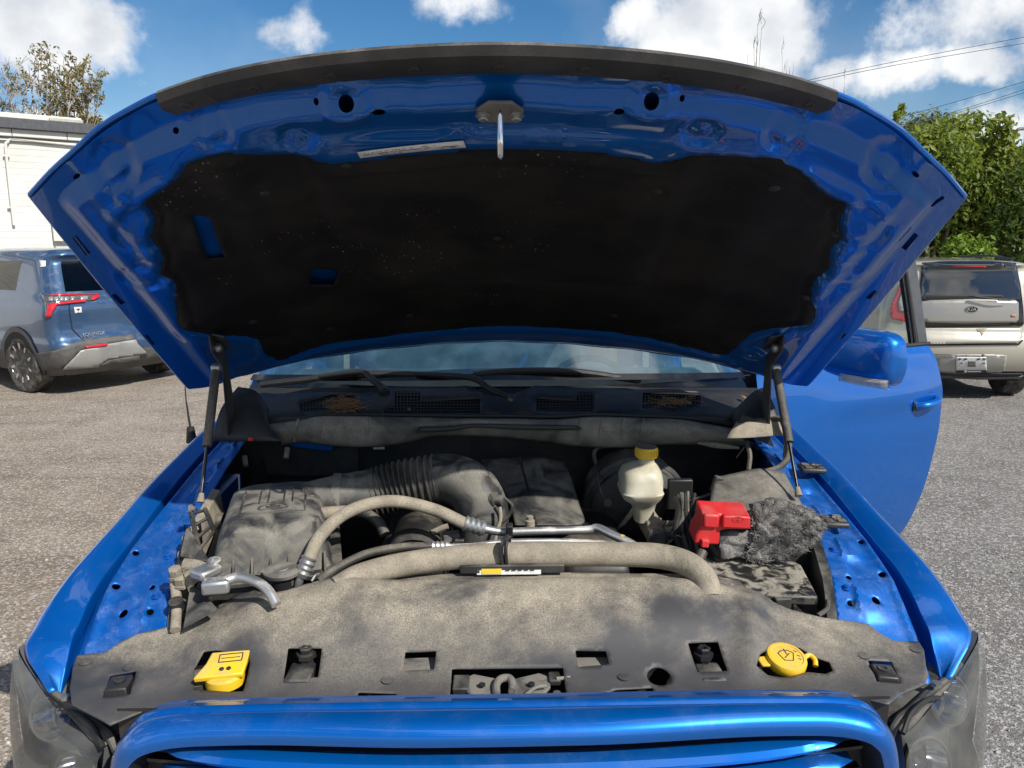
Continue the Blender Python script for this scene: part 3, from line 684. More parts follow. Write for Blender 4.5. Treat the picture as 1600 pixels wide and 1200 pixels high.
cov_px = [(172, 1132), (135, 1112), (112, 1100), (109, 1075), (113, 1045), (120, 1024), (165, 1019), (189, 1002), (219, 989), (250, 982), (290, 972), (324, 955), (348, 942), (371, 928), (398, 922), (425, 926), (449, 922), (472, 914), (499, 906), (540, 902), (640, 898), (730, 895), (800, 894), (870, 894), (940, 895), (1000, 896), (1060, 897), (1114, 901), (1158, 905), (1181, 915), (1192, 928), (1208, 940), (1235, 952), (1283, 964), (1330, 970), (1357, 975), (1374, 989), (1397, 1001), (1435, 1002), (1444, 1016), (1450, 1056), (1446, 1068), (1411, 1083), (1388, 1100), (1340, 1088), (1100, 1095), (890, 1112), (880, 1043), (706, 1045), (700, 1112), (500, 1108), (230, 1108)]
C2 = lambda pts: [Vector((q.x, q.y)) for q in (cp(*p) for p in pts)]
chol = [[(172, 1055), (213, 1048), (203, 1085), (160, 1090)], [(318, 1018), (345, 1016), (384, 1022), (391, 1035), (380, 1080), (302, 1078), (303, 1045)], [(450, 1013), (503, 1013), (497, 1058), (443, 1060)], [(633, 1019), (682, 1017), (678, 1046), (630, 1048)],
        [(899, 1016), (947, 1017), (952, 1038), (903, 1042)], [(1075, 1005), (1122, 1003), (1137, 1048), (1090, 1050)], [(1188, 1022), (1210, 1010), (1250, 1012), (1272, 1026), (1296, 1034), (1302, 1048), (1290, 1053), (1262, 1050), (1235, 1057), (1200, 1055), (1182, 1040)], [(1356, 1031), (1393, 1033), (1407, 1068), (1370, 1065)],
        [(560, 1081), (618, 1083), (640, 1098), (556, 1098)], [(945, 1083), (962, 1077), (1020, 1074), (1023, 1090), (942, 1092)]]
cholp = [C2(h) for h in chol]; ov = cp(1030, 1058); cholp.append(ell(ov.x, ov.y, .022, .020, 18))
cover = sheet('radiator_cover', C2(cov_px), cholp, lambda x, y: Vector((x, y, cov_z(x, y))), .0085, M['cover'], truck, thick=.0035, sharp=50)
cover['label'] = 'dust-coated black plastic cover over the radiator'
for p in [(606, 1062), (975, 1057), (431, 932), (1137, 914), (203, 1042), (1431, 1014), (1349, 1024), (134, 1034), (440, 985)][:8]:
    c = cp(*p); MB().lathe([(.0125, -.001), (.0125, .0012), (.010, .0022), (.003, .0018)], (c.x, c.y, cov_z(c.x, c.y)), (0, 0, 1), 18).build('push_pin', M['cover'], cover)
# things seen in the cut-outs
core = MB()
core.box((0, 1.335, .90), (1.30, .035, .12)); core.box((0, 1.19, .90), (1.34, .05, .075)); core.build('core_support', M['plast'], truck, bevel=.006)
for s in (-1, 1):
    c = cp(657 if s < 0 else 925, 1033); MB().box((c.x, c.y, c.z-.020), (.07, .075, .006), rotx(5)).build('mount_tab', M['steel'], truck, bevel=.002)
    MB().lathe([(.004, 0), (.004, .001)], (c.x, c.y-.008, c.z-.0165), (0, 0, 1), 10).build('tab_hole', M['dark'], truck)
    c = cp(472 if s < 0 else 1106, 1028); b = Vector((c.x, c.y, c.z-.014))
    MB().box(b+Vector((0, -.018, -.012)), (.046, .060, .022)).build('bump_stop_base', M['plast_d'], truck, bevel=.004)
    o = MB().lathe([(.013, -.006), (.013, .006), (.0185, .008), (.0185, .016), (.011, .017), (.013, .026), (.010, .028), (.005, .027), (.0045, .018)], b+Vector((-.004*s, .014, 0)), (0, 0, 1), 6).build('bump_stop', M['plast'], truck, sharp=30)
    c = cp(186 if s < 0 else 1382, 1070 if s < 0 else 1052)
    MB().box((c.x, c.y, c.z-.006), (.042, .052, .024), rotz(-10*s), .85).build('bump_stop_block', M['plast'], truck, bevel=.003)
    MB().lathe([(.010, 0), (.010, .002), (.006, .002), (.006, -.004)], (c.x, c.y+.004, c.z+.0065), (0, 0, 1), 14).build('block_cap', M['plast_d'], truck)
# hood latch
lc = cp(792, 1072); lz = lc.z-.018
mb = MB()
for sgn in (-1, 1):
    poly = [lc+Vector((sgn*a, b, -.012)) for a, b in [(.012, .030), (.060, .048), (.078, .035), (.078, .005), (.055, -.030), (.030, -.055), (.012, -.06)]]
    MB().prism(poly if sgn < 0 else poly[::-1], (0, .002, .006)).build('latch_plate', M['steel'], truck, bevel=.002)
    MB().lathe([(.006, 0), (.006, .003), (.003, .004)], lc+Vector((sgn*.044, .006, -.002)), (0, 0, 1), 10).build('latch_rivet', M['dark'], truck)
MB().tube([lc+Vector((-.016, -.05, -.006)), lc+Vector((-.019, .0, -.002)), lc+Vector((-.012, .022, -.001)), lc+Vector((.004, .026, -.001)), lc+Vector((.010, .012, -.002)), lc+Vector((.009, -.01, -.004))], .007, 10, 5).build('latch_fork', M['steel'], truck)
MB().tube([lc+Vector((.03, -.03, 0)), lc+Vector((.05, -.012, .004)), lc+Vector((.07, -.004, .002))], .0035, 8, 5).build('latch_spring', M['steel'], truck)
MB().box(lc+Vector((-.082, .02, -.012)), (.03, .045, .02)).build('latch_bracket', M['plast_d'], truck, bevel=.003)
MB().box(lc+Vector((.087, .03, -.006)), (.022, .03, .012)).build('latch_bracket', M['plast_d'], truck, bevel=.003)
MB().lathe([(.007, 0), (.007, .004), (.0035, .005)], lc+Vector((.088, -.012, -.01)), (0, 0, 1), 12).build('latch_bolt', M['bolt'], truck)
MB().tube([lc+Vector((.09, .02, .0)), lc+Vector((.115, .02, .002))], .0035, 8, 3).build('latch_cable', M['hose'], truck)
# yellow caps
c = cp(350, 1052); cz = c.z+.004
capl = empty('oil_filler_cap', (c.x, c.y, cz)); put(capl, truck)
X_, Y_ = Vector((.97, .16, .0)).normalized(), Vector((-.15, .97, .28)).normalized(); N_ = X_.cross(Y_)
o_ = Vector((c.x, c.y, cz+.006))
pl = [(-.046, -.028), (.038, -.028), (.044, .028), (-.024, .030), (-.030, .004)]
MB().prism([o_+X_*a+Y_*b for a, b in pl], N_*.012).build('flap', M['yellow'], capl, bevel=.003)
MB().lathe([(.034, -.02), (.034, -.004), (.030, 0)], o_+Vector((.004, -.006, -.004)), (0, 0, 1), 24).build('neck', M['yellow'], capl)
mb = MB()
for a, b, w, h in ((.012, .012, .040, .018),):
    for k in range(4):
        e = [(a-w/2, b-h/2), (a+w/2, b-h/2), (a+w/2, b+h/2), (a-w/2, b+h/2)]; p, q = e[k], e[(k+1) % 4]
        mb.tube([o_+X_*p[0]+Y_*p[1]+N_*.0125, o_+X_*q[0]+Y_*q[1]+N_*.0125], .0010, 6, 1)
mb.tube([o_+X_*-.004+Y_*.012+N_*.0125, o_+X_*.028+Y_*.012+N_*.0125], .0008, 6, 1)
for xx in (.0, .012): mb.lathe([(.0045, 0), (.0045, .0006)], o_+X_*xx-Y_*.013+N_*.0122, N_, 10)
mb.build('cap_symbol', M['ink'], capl)
MB().lathe([(.03, -.03), (.03, -.012), (.022, -.01)], o_+Vector((-.05, .006, -.01)), (0, 0, 1), 18).build('filler_pipe', M['hose_d'], truck)
c = cp(1228, 1033); o_ = Vector((c.x, c.y, c.z+.004))
capr = empty('washer_filler_cap', o_); put(capr, truck)
N_ = Vector((.05, -.22, .97)).normalized(); X_ = Vector((1, .12, .02)); X_ = (X_-N_*X_.dot(N_)).normalized(); Y_ = N_.cross(X_)
MB().lathe([(.034, -.012), (.037, -.008), (.037, .004), (.035, .008), (.030, .009), (.029, .0075), (.001, .0075)], o_, N_, 40).build('lid', M['yellow'], capr, sharp=40)
MB().prism([o_+X_*a+Y_*b-N_*.006 for a, b in [(-.034, -.012), (-.052, -.010), (-.054, .004), (-.048, .012), (-.033, .012)]], N_*.006).build('thumb_tab', M['yellow'], capr, bevel=.002)
MB().tube([o_+X_*.034+Y_*.0-N_*.002, o_+X_*.050+Y_*.006, o_+X_*.056-Y_*.004-N_*.002, o_+X_*.052-Y_*.016-N_*.006], .0045, 10, 5).build('strap_hook', M['yellow'], capr)
MB().lathe([(.033, -.05), (.033, -.01)], o_, N_, 24).build('filler_neck', M['plast_d'], capr)
mb = MB()
sh = [(-.014, .008), (-.009, -.010), (.007, -.012), (.016, .006)]
cc = [Vector((a, b, 0)) for a, b in sh]; arc = [(-.014, .008), (-.004, .014), (.008, .013), (.016, .006)]
for path in ([sh[0], sh[1]], [sh[1], sh[2]], [sh[2], sh[3]], arc, [(-.006, -.004), (.008, .006)], [(.002, .004), (.002, .018)], [(.019, .012), (.024, .008)], [(.020, .0), (.025, -.003)], [(.019, -.008), (.023, -.011)]):
    mb.tube([o_+X_*a+Y_*b+N_*.0078 for a, b in path], .0009, 6, 4)
mb.build('washer_symbol', M['ink'], capr)
# label on the shroud edge behind the cover
la = P(728, 893, 'y', 1.452); lb = P(872, 891, 'y', 1.452)
MB().box(((la.x+lb.x)/2, 1.456, la.z+.004), (.22, .012, .018)).build('shroud_bar', M['plast_d'], truck, bevel=.002)
def strip(name, x0, x1, z0, z1, y, mat): return MB().add([(x0, y, z0), (x1, y, z0), (x1, y+.004, z1), (x0, y+.004, z1)], [(0, 1, 2, 3)]).build(name, mat, truck, smooth=False, thick=.0004)
strip('service_label', -.060, .075, la.z-.006, la.z+.012, 1.4480, M['paper']); strip('service_label', -.050, -.008, la.z-.004, la.z+.010, 1.4470, M['label_y'])
strip('service_label', -.060, -.054, la.z-.001, la.z+.007, 1.4470, M['ink'])
for k in range(5): strip('label_line', .0+.013*k, .009+.013*k, la.z+.003, la.z+.0045, 1.4472, M['ink'])
# ---- grille header and slats ---------------------------------------------
path = [(-.69, 1.175, .62), (-.682, 1.165, .74), (-.672, 1.152, .84), (-.655, 1.135, .91), (-.628, 1.122, .963), (-.575, 1.116, .992), (-.45, 1.115, .998), (-.2, 1.113, 1.0), (0, 1.112, 1.0)]
path += [(-a, b, c) for a, b, c in path[::-1][1:]]
pc = cr(path, 6)
prof = [(-.030, -.004), (-.004, -.0005), (0, .004), (.004, .0035), (.0085, .001), (.012, -.001), (.016, .0015), (.030, .003), (.048, .0), (.060, -.006), (.067, -.014), (.069, -.024), (.066, -.034)]
rows = []
for i, p in enumerate(pc):
    T = (pc[min(i+1, len(pc)-1)]-pc[max(i-1, 0)]).normalized(); fwd = Vector((0, -1, 0)); out = fwd.cross(T).normalized(); out = out if out.dot(Vector((p.x*.5, 0, .6))) > 0 else -out
    sc = 1.0; sf = 1-.22*sm(.12, .45, abs(p.x))+.22*sm(.50, .66, abs(p.x))
    rows.append([p+fwd*(a*sf if a > .02 else a)+out*b for a, b in prof])
header = MB().grid(rows).build('grille_surround', BL, truck, sharp=50)
MB().grid([[r[-1]+Vector((0, .0006, 0)), r[-1].lerp(Vector((r[-1].x*.985, 1.10, r[-1].z-.004)), .5), Vector((r[-1].x*.98, 1.133, r[-1].z-.010*(1 if r[-1].z > .9 else 0)))] for r in rows]).build('grille_return', M['plast'], truck)
# opening: black mesh behind and slats
MB().grid([[Vector((x, 1.135, z)) for x in np.linspace(-.66, .66, 12)] for z in np.linspace(.45, .985, 6)]).build('grille_backing', M['plast'], truck)
for k, z in enumerate((.921, .879, .837, .795)):
    w = .565+.012*k; rows = []
    for i in range(41):
        f = -1+2*i/40; x = w*f; e = math.sqrt(max(0, 1-abs(f)**7)); h = .0135*e+.0006; bow = -.018*(1-f*f)
        zz = z+.020*abs(f)**3
        rows.append([Vector((x, 1.085+bow+.022*(1-e)+a*.020, zz+b*h)) for a, b in [(1, -.8), (0, -1), (-.75, -.6), (-1, 0), (-.75, .6), (0, 1), (1, .8)]])
    MB().grid(rows).build('grille_slat', BL, truck, thick=.002)
for z in (.900, .858, .816):
    rows = [[Vector((x, 1.105-.02*(1-(x/.6)**2)+a, z+.014*(abs(x)/.6)**3+b)) for a, b in ((.01, -.004), (-.006, -.003), (-.006, .003), (.01, .004))] for x in np.linspace(-.6, .6, 25)]
    MB().grid(rows).build('grille_insert', M['gloss_black'], truck)
# ---- headlamps -----------------------------------------------------------
for s in (-1, 1):
    lamp = empty('headlamp', (s*.83, 1.2, .66)); put(lamp, truck)
    top = [(.950, 1.335, .985), (.930, 1.314, .972), (.890, 1.285, .945), (.845, 1.255, .916), (.79, 1.215, .910), (.735, 1.170, .903), (.700, 1.150, .895)]
    mid = [(.968, 1.34, .87), (.948, 1.285, .86), (.905, 1.235, .845), (.85, 1.19, .83), (.79, 1.150, .82), (.735, 1.125, .815), (.700, 1.118, .81)]
    bot = [(.970, 1.34, .74), (.952, 1.285, .72), (.910, 1.225, .70), (.85, 1.175, .68), (.79, 1.14, .67), (.735, 1.118, .665), (.700, 1.112, .66)]
    q1 = [tuple((np.array(a)*.62+np.array(b)*.38)+np.array((0, -.010, .018))) for a, b in zip(top, mid)]
    rows = refine([mir(top, s), mir(q1, s), mir(mid, s), mir(bot, s)], 6, 5)
    MB().grid(rows).build('lens', M['lens'], lamp)
    rows = [[p+Vector((-s*.016, .085, -.012)) for p in r] for r in refine([mir(top, s), mir(mid, s), mir(bot, s)], 3, 3)]
    MB().grid(rows).build('housing', simple('lamp_housing', (.10, .10, .10), .4), lamp)
    for (x, y, z, r, nm) in ((.862, 1.318, .860, .044, 'reflector'), (.785, 1.245, .775, .048, 'reflector')):
        ax = Vector((s*.30, -1, .35))
        MB().lathe([(r, .035), (r*.98, .030), (r*.8, .005), (r*.45, -.02), (.012, -.03)], (s*x, y, z), ax, 28, cap=False).build(nm, M['chrome'], lamp)
        MB().lathe([(r*1.10, .030), (r*1.12, .037), (r*1.02, .040), (r*1.0, .033)], (s*x, y, z), ax, 28, cap=False).build('bezel', M['steel'], lamp)
        MB().lathe([(.002, .02), (.010, .012), (.010, -.02)], (s*x, y, z), ax, 14).build('bulb', M['chrome'], lamp)
    of = Vector((-s*.016, .085, -.012)); tpm, mdm, btm = mir(top, s), mir(mid, s), mir(bot, s)
    for edge_ in ([tpm[0], mdm[0], btm[0]], [tpm[-1], mdm[-1], btm[-1]], tpm, btm):
        e_ = cr(edge_, 4); MB().grid([[p+of*.04 for p in e_], [p+of*1.02 for p in e_]]).build('housing_wall', simple('lamp_housing_wall', (.09, .09, .09), .5), lamp)
    # dusty trim along the top inner edge of the lamp
    tr_ = mir(top[2:], s); MB().grid(refine([[p+Vector((0, .001, .003)) for p in tr_], [p+Vector((-s*.012, .022, .012)) for p in tr_], [p+Vector((-s*.026, .060, .006)) for p in tr_]], 3, 3)).build('lamp_ledge', M['plast_d'], truck, thick=.002)
    tp = [(.862, 1.275, .932), (.80, 1.235, .928), (.74, 1.19, .922), (.695, 1.165, .912), (.672, 1.15, .87)]
    MB().tube(mir(tp, s), [.006, .008, .009, .008, .006], 10, 5).build('lamp_trim', M['plast_d'], truck)
    MB().tube(mir([(.80, 1.215, .926), (.765, 1.195, .935), (.72, 1.165, .930), (.69, 1.135, .912)], s), .0045, 8, 5).build('lamp_seal', M['black'], truck)
    MB().lathe([(.008, 0), (.008, .006), (.004, .007)], (s*.80, 1.225, .945), (0, 0, 1), 12).build('lamp_screw', M['bolt'], truck)
# bumper and lower face
MB().grid(refine([[Vector((x, 1.12-.10*(1-(x/.98)**2)+dy, z)) for x in (-.97, -.8, -.5, 0, .5, .8, .97)] for z, dy in ((.64, .04), (.62, -.02), (.5, -.04), (.40, -.02), (.34, .05))], 3, 3)).build('bumper', BL, truck, thick=.01)
MB().grid([[Vector((x, 1.16, z)) for x in np.linspace(-.66, .66, 7)] for z in (.5, .7, .9)]).build('front_panel', M['plast'], truck)
# ---- engine bay ------------------------------------------------------------
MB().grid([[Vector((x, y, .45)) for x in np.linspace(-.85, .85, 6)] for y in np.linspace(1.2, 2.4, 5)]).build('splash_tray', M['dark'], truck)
MB().grid([[Vector((x, 2.34, z)) for x in np.linspace(-.85, .85, 8)] for z in (.4, .8, 1.18)]).build('firewall', M['plast'], truck)
MB().grid([[Vector((x, 1.452, z)) for x in np.linspace(-.62, .62, 8)] for z in (.4, .7, 1.02)]).build('fan_shroud', M['plast'], truck)
# blue firewall ledges seen below the cowl
for pts, y0 in (([(345, 680), (395, 690), (440, 688), (460, 700), (520, 706), (520, 690), (455, 690), (430, 672), (345, 668)], 2.26), ([(1020, 680), (1060, 692), (1180, 700), (1215, 718), (1210, 690), (1150, 682), (1060, 676)], 2.22)):
    MB().prism([P(a, b, 'y', y0) for a, b in pts], (0, .05, 0)).build('firewall_ledge', BL, truck, bevel=.004)
MB().prism([P(a, b, 'y', 2.3) for a, b in [(330, 672), (330, 740), (560, 745), (560, 690)]], (0, .02, 0)).build('firewall_pad', M['plast'], truck)
MB().box(P(592, 695, 'y', 2.26), (.035, .006, .028)).build('cowl_tag', M['paper'], truck)
for p, q in (((382, 713), (384, 728)), ((449, 700), (447, 716))):
    MB().tube([P(*p, 'y', 2.20), P(*q, 'y', 2.18)], .008, 10, 2).build('firewall_stud', M['hose'], truck)
# engine block mass, valve covers
def rbox(name, x0, x1, y0, y1, z0, z1, mat, b=.02, seg=4, taper=1.0, parent=None): return MB().box(((x0+x1)/2, (y0+y1)/2, (z0+z1)/2), (abs(x1-x0), abs(y1-y0), abs(z1-z0)), None, taper).build(name, mat, parent or truck, bevel=b, bseg=seg)
rbox('engine_block', -.30, .30, 1.62, 2.25, .5, .90, M['plast'], .03)
rbox('cylinder_head', -.33, -.14, 1.70, 2.2, .85, .98, M['plast'], .04); rbox('cylinder_head', .14, .33, 1.70, 2.2, .85, .98, M['plast'], .04)
# coil / plastic front cover under the intake elbow
c = P(650, 830, 'y', 1.72)
rows = []
for i in range(13):
    a = math.pi*i/12; x = c.x-.075*math.cos(a)
    rows.append([Vector((x, y, c.z-.10+.115*math.sin(a)**.6 - (.03 if k else 0)*0)) for k, y in enumerate((1.66, 1.665, 1.74, 1.745, 1.82, 1.83))])
rows = [[Vector((p.x, p.y, p.z-(.012 if j in (0, 5) else 0))) for j, p in enumerate(r)] for r in rows]
MB().grid(rows).build('front_engine_cover', M['plast'], truck, sharp=30)
MB().prism([Vector((c.x-.075, 1.665, c.z-.10))]+[Vector((c.x-.075*math.cos(math.pi*i/12), 1.665, c.z-.112+.115*math.sin(math.pi*i/12)**.6)) for i in range(1, 12)]+[Vector((c.x+.075, 1.665, c.z-.10))], (0, .004, 0)).build('engine_cover_face', M['plast'], truck)
MB().box((c.x+.02, 1.655, c.z-.05), (.05, .012, .07)).build('cover_boss', M['plast_d'], truck, bevel=.004)
# air filter box
ab = empty('air_filter_box', (-.5, 1.72, .95)); put(ab, truck)
def ring(x0, x1, y0, y1, z, r, n=5):
    out = []
    for (cx, cy, a0) in ((x1-r, y1-r, 0), (x0+r, y1-r, 90), (x0+r, y0+r, 180), (x1-r, y0+r, 270)):
        for k in range(n+1): a = R(a0+90*k/n); out.append(Vector((cx+r*math.cos(a), cy+r*math.sin(a), z)))
    return out
def rings_mesh(rs, cap=True):
    n = len(rs[0]); mb = MB(); F = []
    for i in range(len(rs)-1):
        for k in range(n): F.append((i*n+k, i*n+(k+1) % n, (i+1)*n+(k+1) % n, (i+1)*n+k))
    if cap: F.append(tuple(range(n))[::-1]); F.append(tuple((len(rs)-1)*n+k for k in range(n)))
    return mb.add([p for r in rs for p in r], F)
ABC = Vector((-.548, 1.690, 0)); ABR = rotz(13)
def abp(x, y, z): return ABC+ABR @ Vector((x, y, z))
def aring(w, l0, l1, z, r): return [abp(p.x, p.y, z) for p in ring(-w, w, -l0, l1, 0, r)]
lid = rings_mesh([aring(.128, .190, .185, 1.050, .03), aring(.124, .182, .185, 1.068, .035), aring(.119, .172, .183, 1.095, .042), aring(.113, .160, .178, 1.120, .046), aring(.104, .145, .170, 1.138, .046), aring(.088, .122, .155, 1.148, .045), aring(.05, .07, .10, 1.151, .03)])
lido = lid.build('lid', M['box'], ab, sharp=32)
MB().box(abp(0, -.004, .945), (.27, .39, .18), ABR).build('base_tray', M['plast'], ab, bevel=.012)
MB().box(abp(0, -.008, 1.044), (.300, .415, .014), ABR).build('lid_flange', M['plast_d'], ab, bevel=.004)
for k in range(7):
    x = -.118+k*.038
    MB().prism([abp(x, -.212, 1.050), abp(x, -.178, 1.050), abp(x, -.174, 1.088)], ABR @ Vector((.005, 0, 0))).build('rib', M['plast_d'], ab, bevel=.001)
# embossed frame and horned emblem on the lid
ez = 1.1515; mb = MB()
fr = [(-.072, -.075), (.072, -.075), (.072, .095), (-.072, .095)]
for k in range(4):
    p_, q_ = fr[k], fr[(k+1) % 4]
    if k != 2: mb.tube([abp(p_[0], p_[1], ez-.002), abp(q_[0], q_[1], ez-.002 if k != 1 else ez-.002)], .0026, 6, 1)
for x in (-.034, -.014, .022, .042): mb.tube([abp(x, -.01, ez-.001), abp(x, .105, ez-.001)], .0024, 6, 1)
mb.build('embossed_frame', M['plast_d'], ab)
mb = MB()
for s in (-1, 1):
    mb.tube([abp(s*(.006+.026*math.sin(t*1.05)), -.038+.022*math.cos(t*1.25)*(1-.10*t), ez) for t in np.linspace(0, 3.9, 12)], .0028, 6, 3)
mb.tube([abp(0, -.006, ez), abp(0, -.030, ez+.001), abp(0, -.056, ez)], [.009, .007, .004], 8, 4, flat=.3, ref=(1, 0, 0))
mb.build('embossed_emblem', M['plast_d'], ab)
# side snorkel, bracket ladder at the left
MB().tube([Vector((-.71, 1.80, 1.06)), Vector((-.80, 1.80, 1.055))], .022, 14, 2).build('snorkel', M['hose_d'], truck)
lad = MB()
a0, a1 = P(298, 800, 'y', 1.66), P(312, 862, 'y', 1.55); b0, b1 = P(320, 795, 'y', 1.66), P(335, 830, 'y', 1.60)
lad.tube([a0, a1], .0055, 8, 1); lad.tube([b0, b1], .0055, 8, 1)
for f in (.05, .36, .68, .95): lad.tube([a0.lerp(a1, f), b0.lerp(b1, min(1, f*1.1))], .004, 8, 1)
lad.build('side_bracket', M['plast'], truck)
# intake duct, bellows, elbow
MB().tube([P(470, 784, 'y', 1.79), P(530, 777, 'y', 1.83), P(590, 768, 'y', 1.86)], [.046, .058, .060], 24, 6, ref=(0, 0, 1)).build('intake_duct', M['box'], truck)
for p in ((525, 776),):
    c0 = P(p[0]-4, p[1], 'y', 1.83); c1 = P(p[0]+9, p[1], 'y', 1.832)
    MB().tube([c0, c1], .0605, 28, 2).build('hose_clamp', M['steel'], truck)
    MB().box(P(527, 812, 'y', 1.76), (.014, .02, .012)).build('clamp_screw', M['bolt'], truck)
bp = cr([P(583, 770, 'y', 1.86), P(630, 757, 'y', 1.87), P(690, 746, 'y', 1.87)], 40); rr_ = [.062+.005*math.cos(i/len(bp)*2*math.pi*12) for i in range(len(bp))]
MB().tube(bp, rr_, 28, raw=True).build('intake_bellows', M['hose_d'], truck, sharp=0)
el = MB().tube([P(682, 748, 'y', 1.87), P(705, 748, 'y', 1.86), P(735, 762, 'y', 1.83), P(754, 795, 'y', 1.80), P(756, 830, 'y', 1.78), P(748, 862, 'y', 1.77)], [.064, .065, .067, .066, .060, .055], 28, 8).build('intake_elbow', M['box'], truck)
MB().lathe([(.022, -.02), (.022, .006), (.014, .008), (.014, .024), (.009, .026)], P(772, 782, 'y', 1.765), (1, -.5, .15), 18).build('temperature_sensor', M['plast_d'], truck)
MB().tube([P(788, 778, 'y', 1.72), P(800, 790, 'y', 1.71), P(795, 806, 'y', 1.71), P(783, 818, 'y', 1.71)], .004, 8, 5).build('sensor_wire', M['hose_d'], truck)
MB().tube([P(781, 792, 'y', 1.72), P(782, 812, 'y', 1.71), P(776, 830, 'y', 1.70), P(774, 845, 'y', 1.69)], .0045, 8, 5).build('sensor_wire', M['hose'], truck)
# big black engine cover on the right bank (folded plastic shell)
ec = [[(752, 720), (800, 716), (850, 716), (880, 722)], [(770, 745), (815, 742), (860, 742), (893, 752)], [(790, 772), (822, 768), (868, 775), (905, 792)], [(800, 800), (830, 795), (872, 805), (912, 818)], [(805, 822), (830, 822), (860, 822), (886, 822)]]
yy = [2.12, 2.04, 1.96, 1.87, 1.80]
rows = [[P(a, b, 'y', yy[i]) for a, b in r] for i, r in enumerate(ec)]
MB().grid(refine(rows, 6, 6)).build('engine_cover', M['plast_d'], truck, thick=.004)
MB().tube([P(812, 716, 'y', 2.11)+Vector((0, 0, .002)), P(826, 770, 'y', 1.955)+Vector((0, 0, .003)), P(838, 820, 'y', 1.80)+Vector((0, 0, .002))], .0035, 8, 6).build('cover_seam', M['plast'], truck)
MB().lathe([(.012, 0), (.012, .02), (.008, .022), (.008, .03)], P(828, 825, 'y', 1.70), (0, 0, 1), 14).build('service_port_cap', M['hose'], truck)
for x in (822, 826): pass
# AC lines
h1 = [P(470, 908, 'y', 1.47), P(481, 878, 'y', 1.49), P(500, 838, 'y', 1.53), P(535, 805, 'y', 1.57), P(580, 787, 'y', 1.60), P(625, 784, 'y', 1.62), P(680, 797, 'y', 1.63), P(728, 819, 'y', 1.63)]
MB().tube(h1[1:], .0145, 18, 8).build('air_conditioning_hose', M['hose'], truck)
def ferrule(a, b, r, name='hose_ferrule'):
    a, b = Vector(a), Vector(b); n = 17; pts = [a.lerp(b, i/(n-1)) for i in range(n)]
    return MB().tube(pts, [r*(1+.10*math.sin(i*math.pi/2.0)) if 0 < i < n-1 else r*.8 for i in range(n)], 18, raw=True).build(name, M['alu'], truck)
ferrule(P(484, 870, 'y', 1.495), P(470, 903, 'y', 1.475), .0165); ferrule(P(725, 817, 'y', 1.63), P(758, 827, 'y', 1.63), .0175)
MB().tube([P(470, 900, 'y', 1.475), P(466, 916, 'y', 1.47), P(462, 940, 'y', 1.47)], [.010, .008, .008], 12, 4).build('air_conditioning_pipe', M['alu'], truck)
MB().tube([P(755, 826, 'y', 1.63), P(785, 831, 'y', 1.63), P(830, 830, 'y', 1.63), P(880, 829, 'y', 1.63), P(920, 828, 'y', 1.63), P(934, 825, 'y', 1.625), P(955, 835, 'y', 1.60), P(990, 852, 'y', 1.57), P(1010, 870, 'y', 1.55)], .0098, 14, 6).build('air_conditioning_pipe', M['alu'], truck)
h2 = [P(500, 908, 'y', 1.45), P(530, 886, 'y', 1.47), P(575, 865, 'y', 1.50), P(630, 855, 'y', 1.52), P(678, 854, 'y', 1.53)]
MB().tube(h2, .0095, 14, 8).build('air_conditioning_hose', M['hose_d'], truck)
ferrule(P(674, 854, 'y', 1.53), P(703, 854, 'y', 1.53), .0115)
MB().tube([P(700, 854, 'y', 1.53), P(740, 853, 'y', 1.54), P(775, 848, 'y', 1.55), P(820, 846, 'y', 1.55), P(880, 846, 'y', 1.55), P(960, 850, 'y', 1.54)], .0068, 12, 6).build('air_conditioning_pipe', M['alu'], truck)
MB().lathe([(.006, -.004), (.006, .008)], P(972, 842, 'y', 1.585), (.3, -.3, 1), 10).build('valve_cap', M['yellow'], truck)
# big upper radiator hose
MB().tube([P(525, 918, 'y', 1.40), P(560, 900, 'y', 1.425), P(620, 884, 'y', 1.45), P(700, 872, 'y', 1.475), P(780, 867, 'y', 1.485), P(870, 866, 'y', 1.485), P(960, 866, 'y', 1.48), P(1030, 869, 'y', 1.47), P(1075, 882, 'y', 1.445), P(1100, 905, 'y', 1.41), P(1108, 935, 'y', 1.38)], [.022, .024, .025, .0255, .026, .026, .026, .0265, .027, .027, .026], 24, 8).build('radiator_hose', M['hose'], truck)
# tie clip over the pipes
pc_ = P(790, 862, 'y', 1.46)
MB().tube([P(786, 885, 'y', 1.458), P(783, 860, 'y', 1.452), P(787, 845, 'y', 1.46), P(794, 838, 'y', 1.50)], .006, 8, 5, flat=.5).build('hose_tie', M['black'], truck)
MB().tube([P(792, 885, 'y', 1.458), P(790, 860, 'y', 1.452), P(792, 845, 'y', 1.46)], .004, 8, 5).build('hose_tie', M['black'], truck)
MB().box(P(796, 832, 'y', 1.615), (.016, .018, .046), rotx(15)).build('pipe_clip', M['black'], truck, bevel=.003); MB().box(P(794, 846, 'y', 1.54), (.014, .012, .03)).build('pipe_clip', M['black'], truck, bevel=.003)
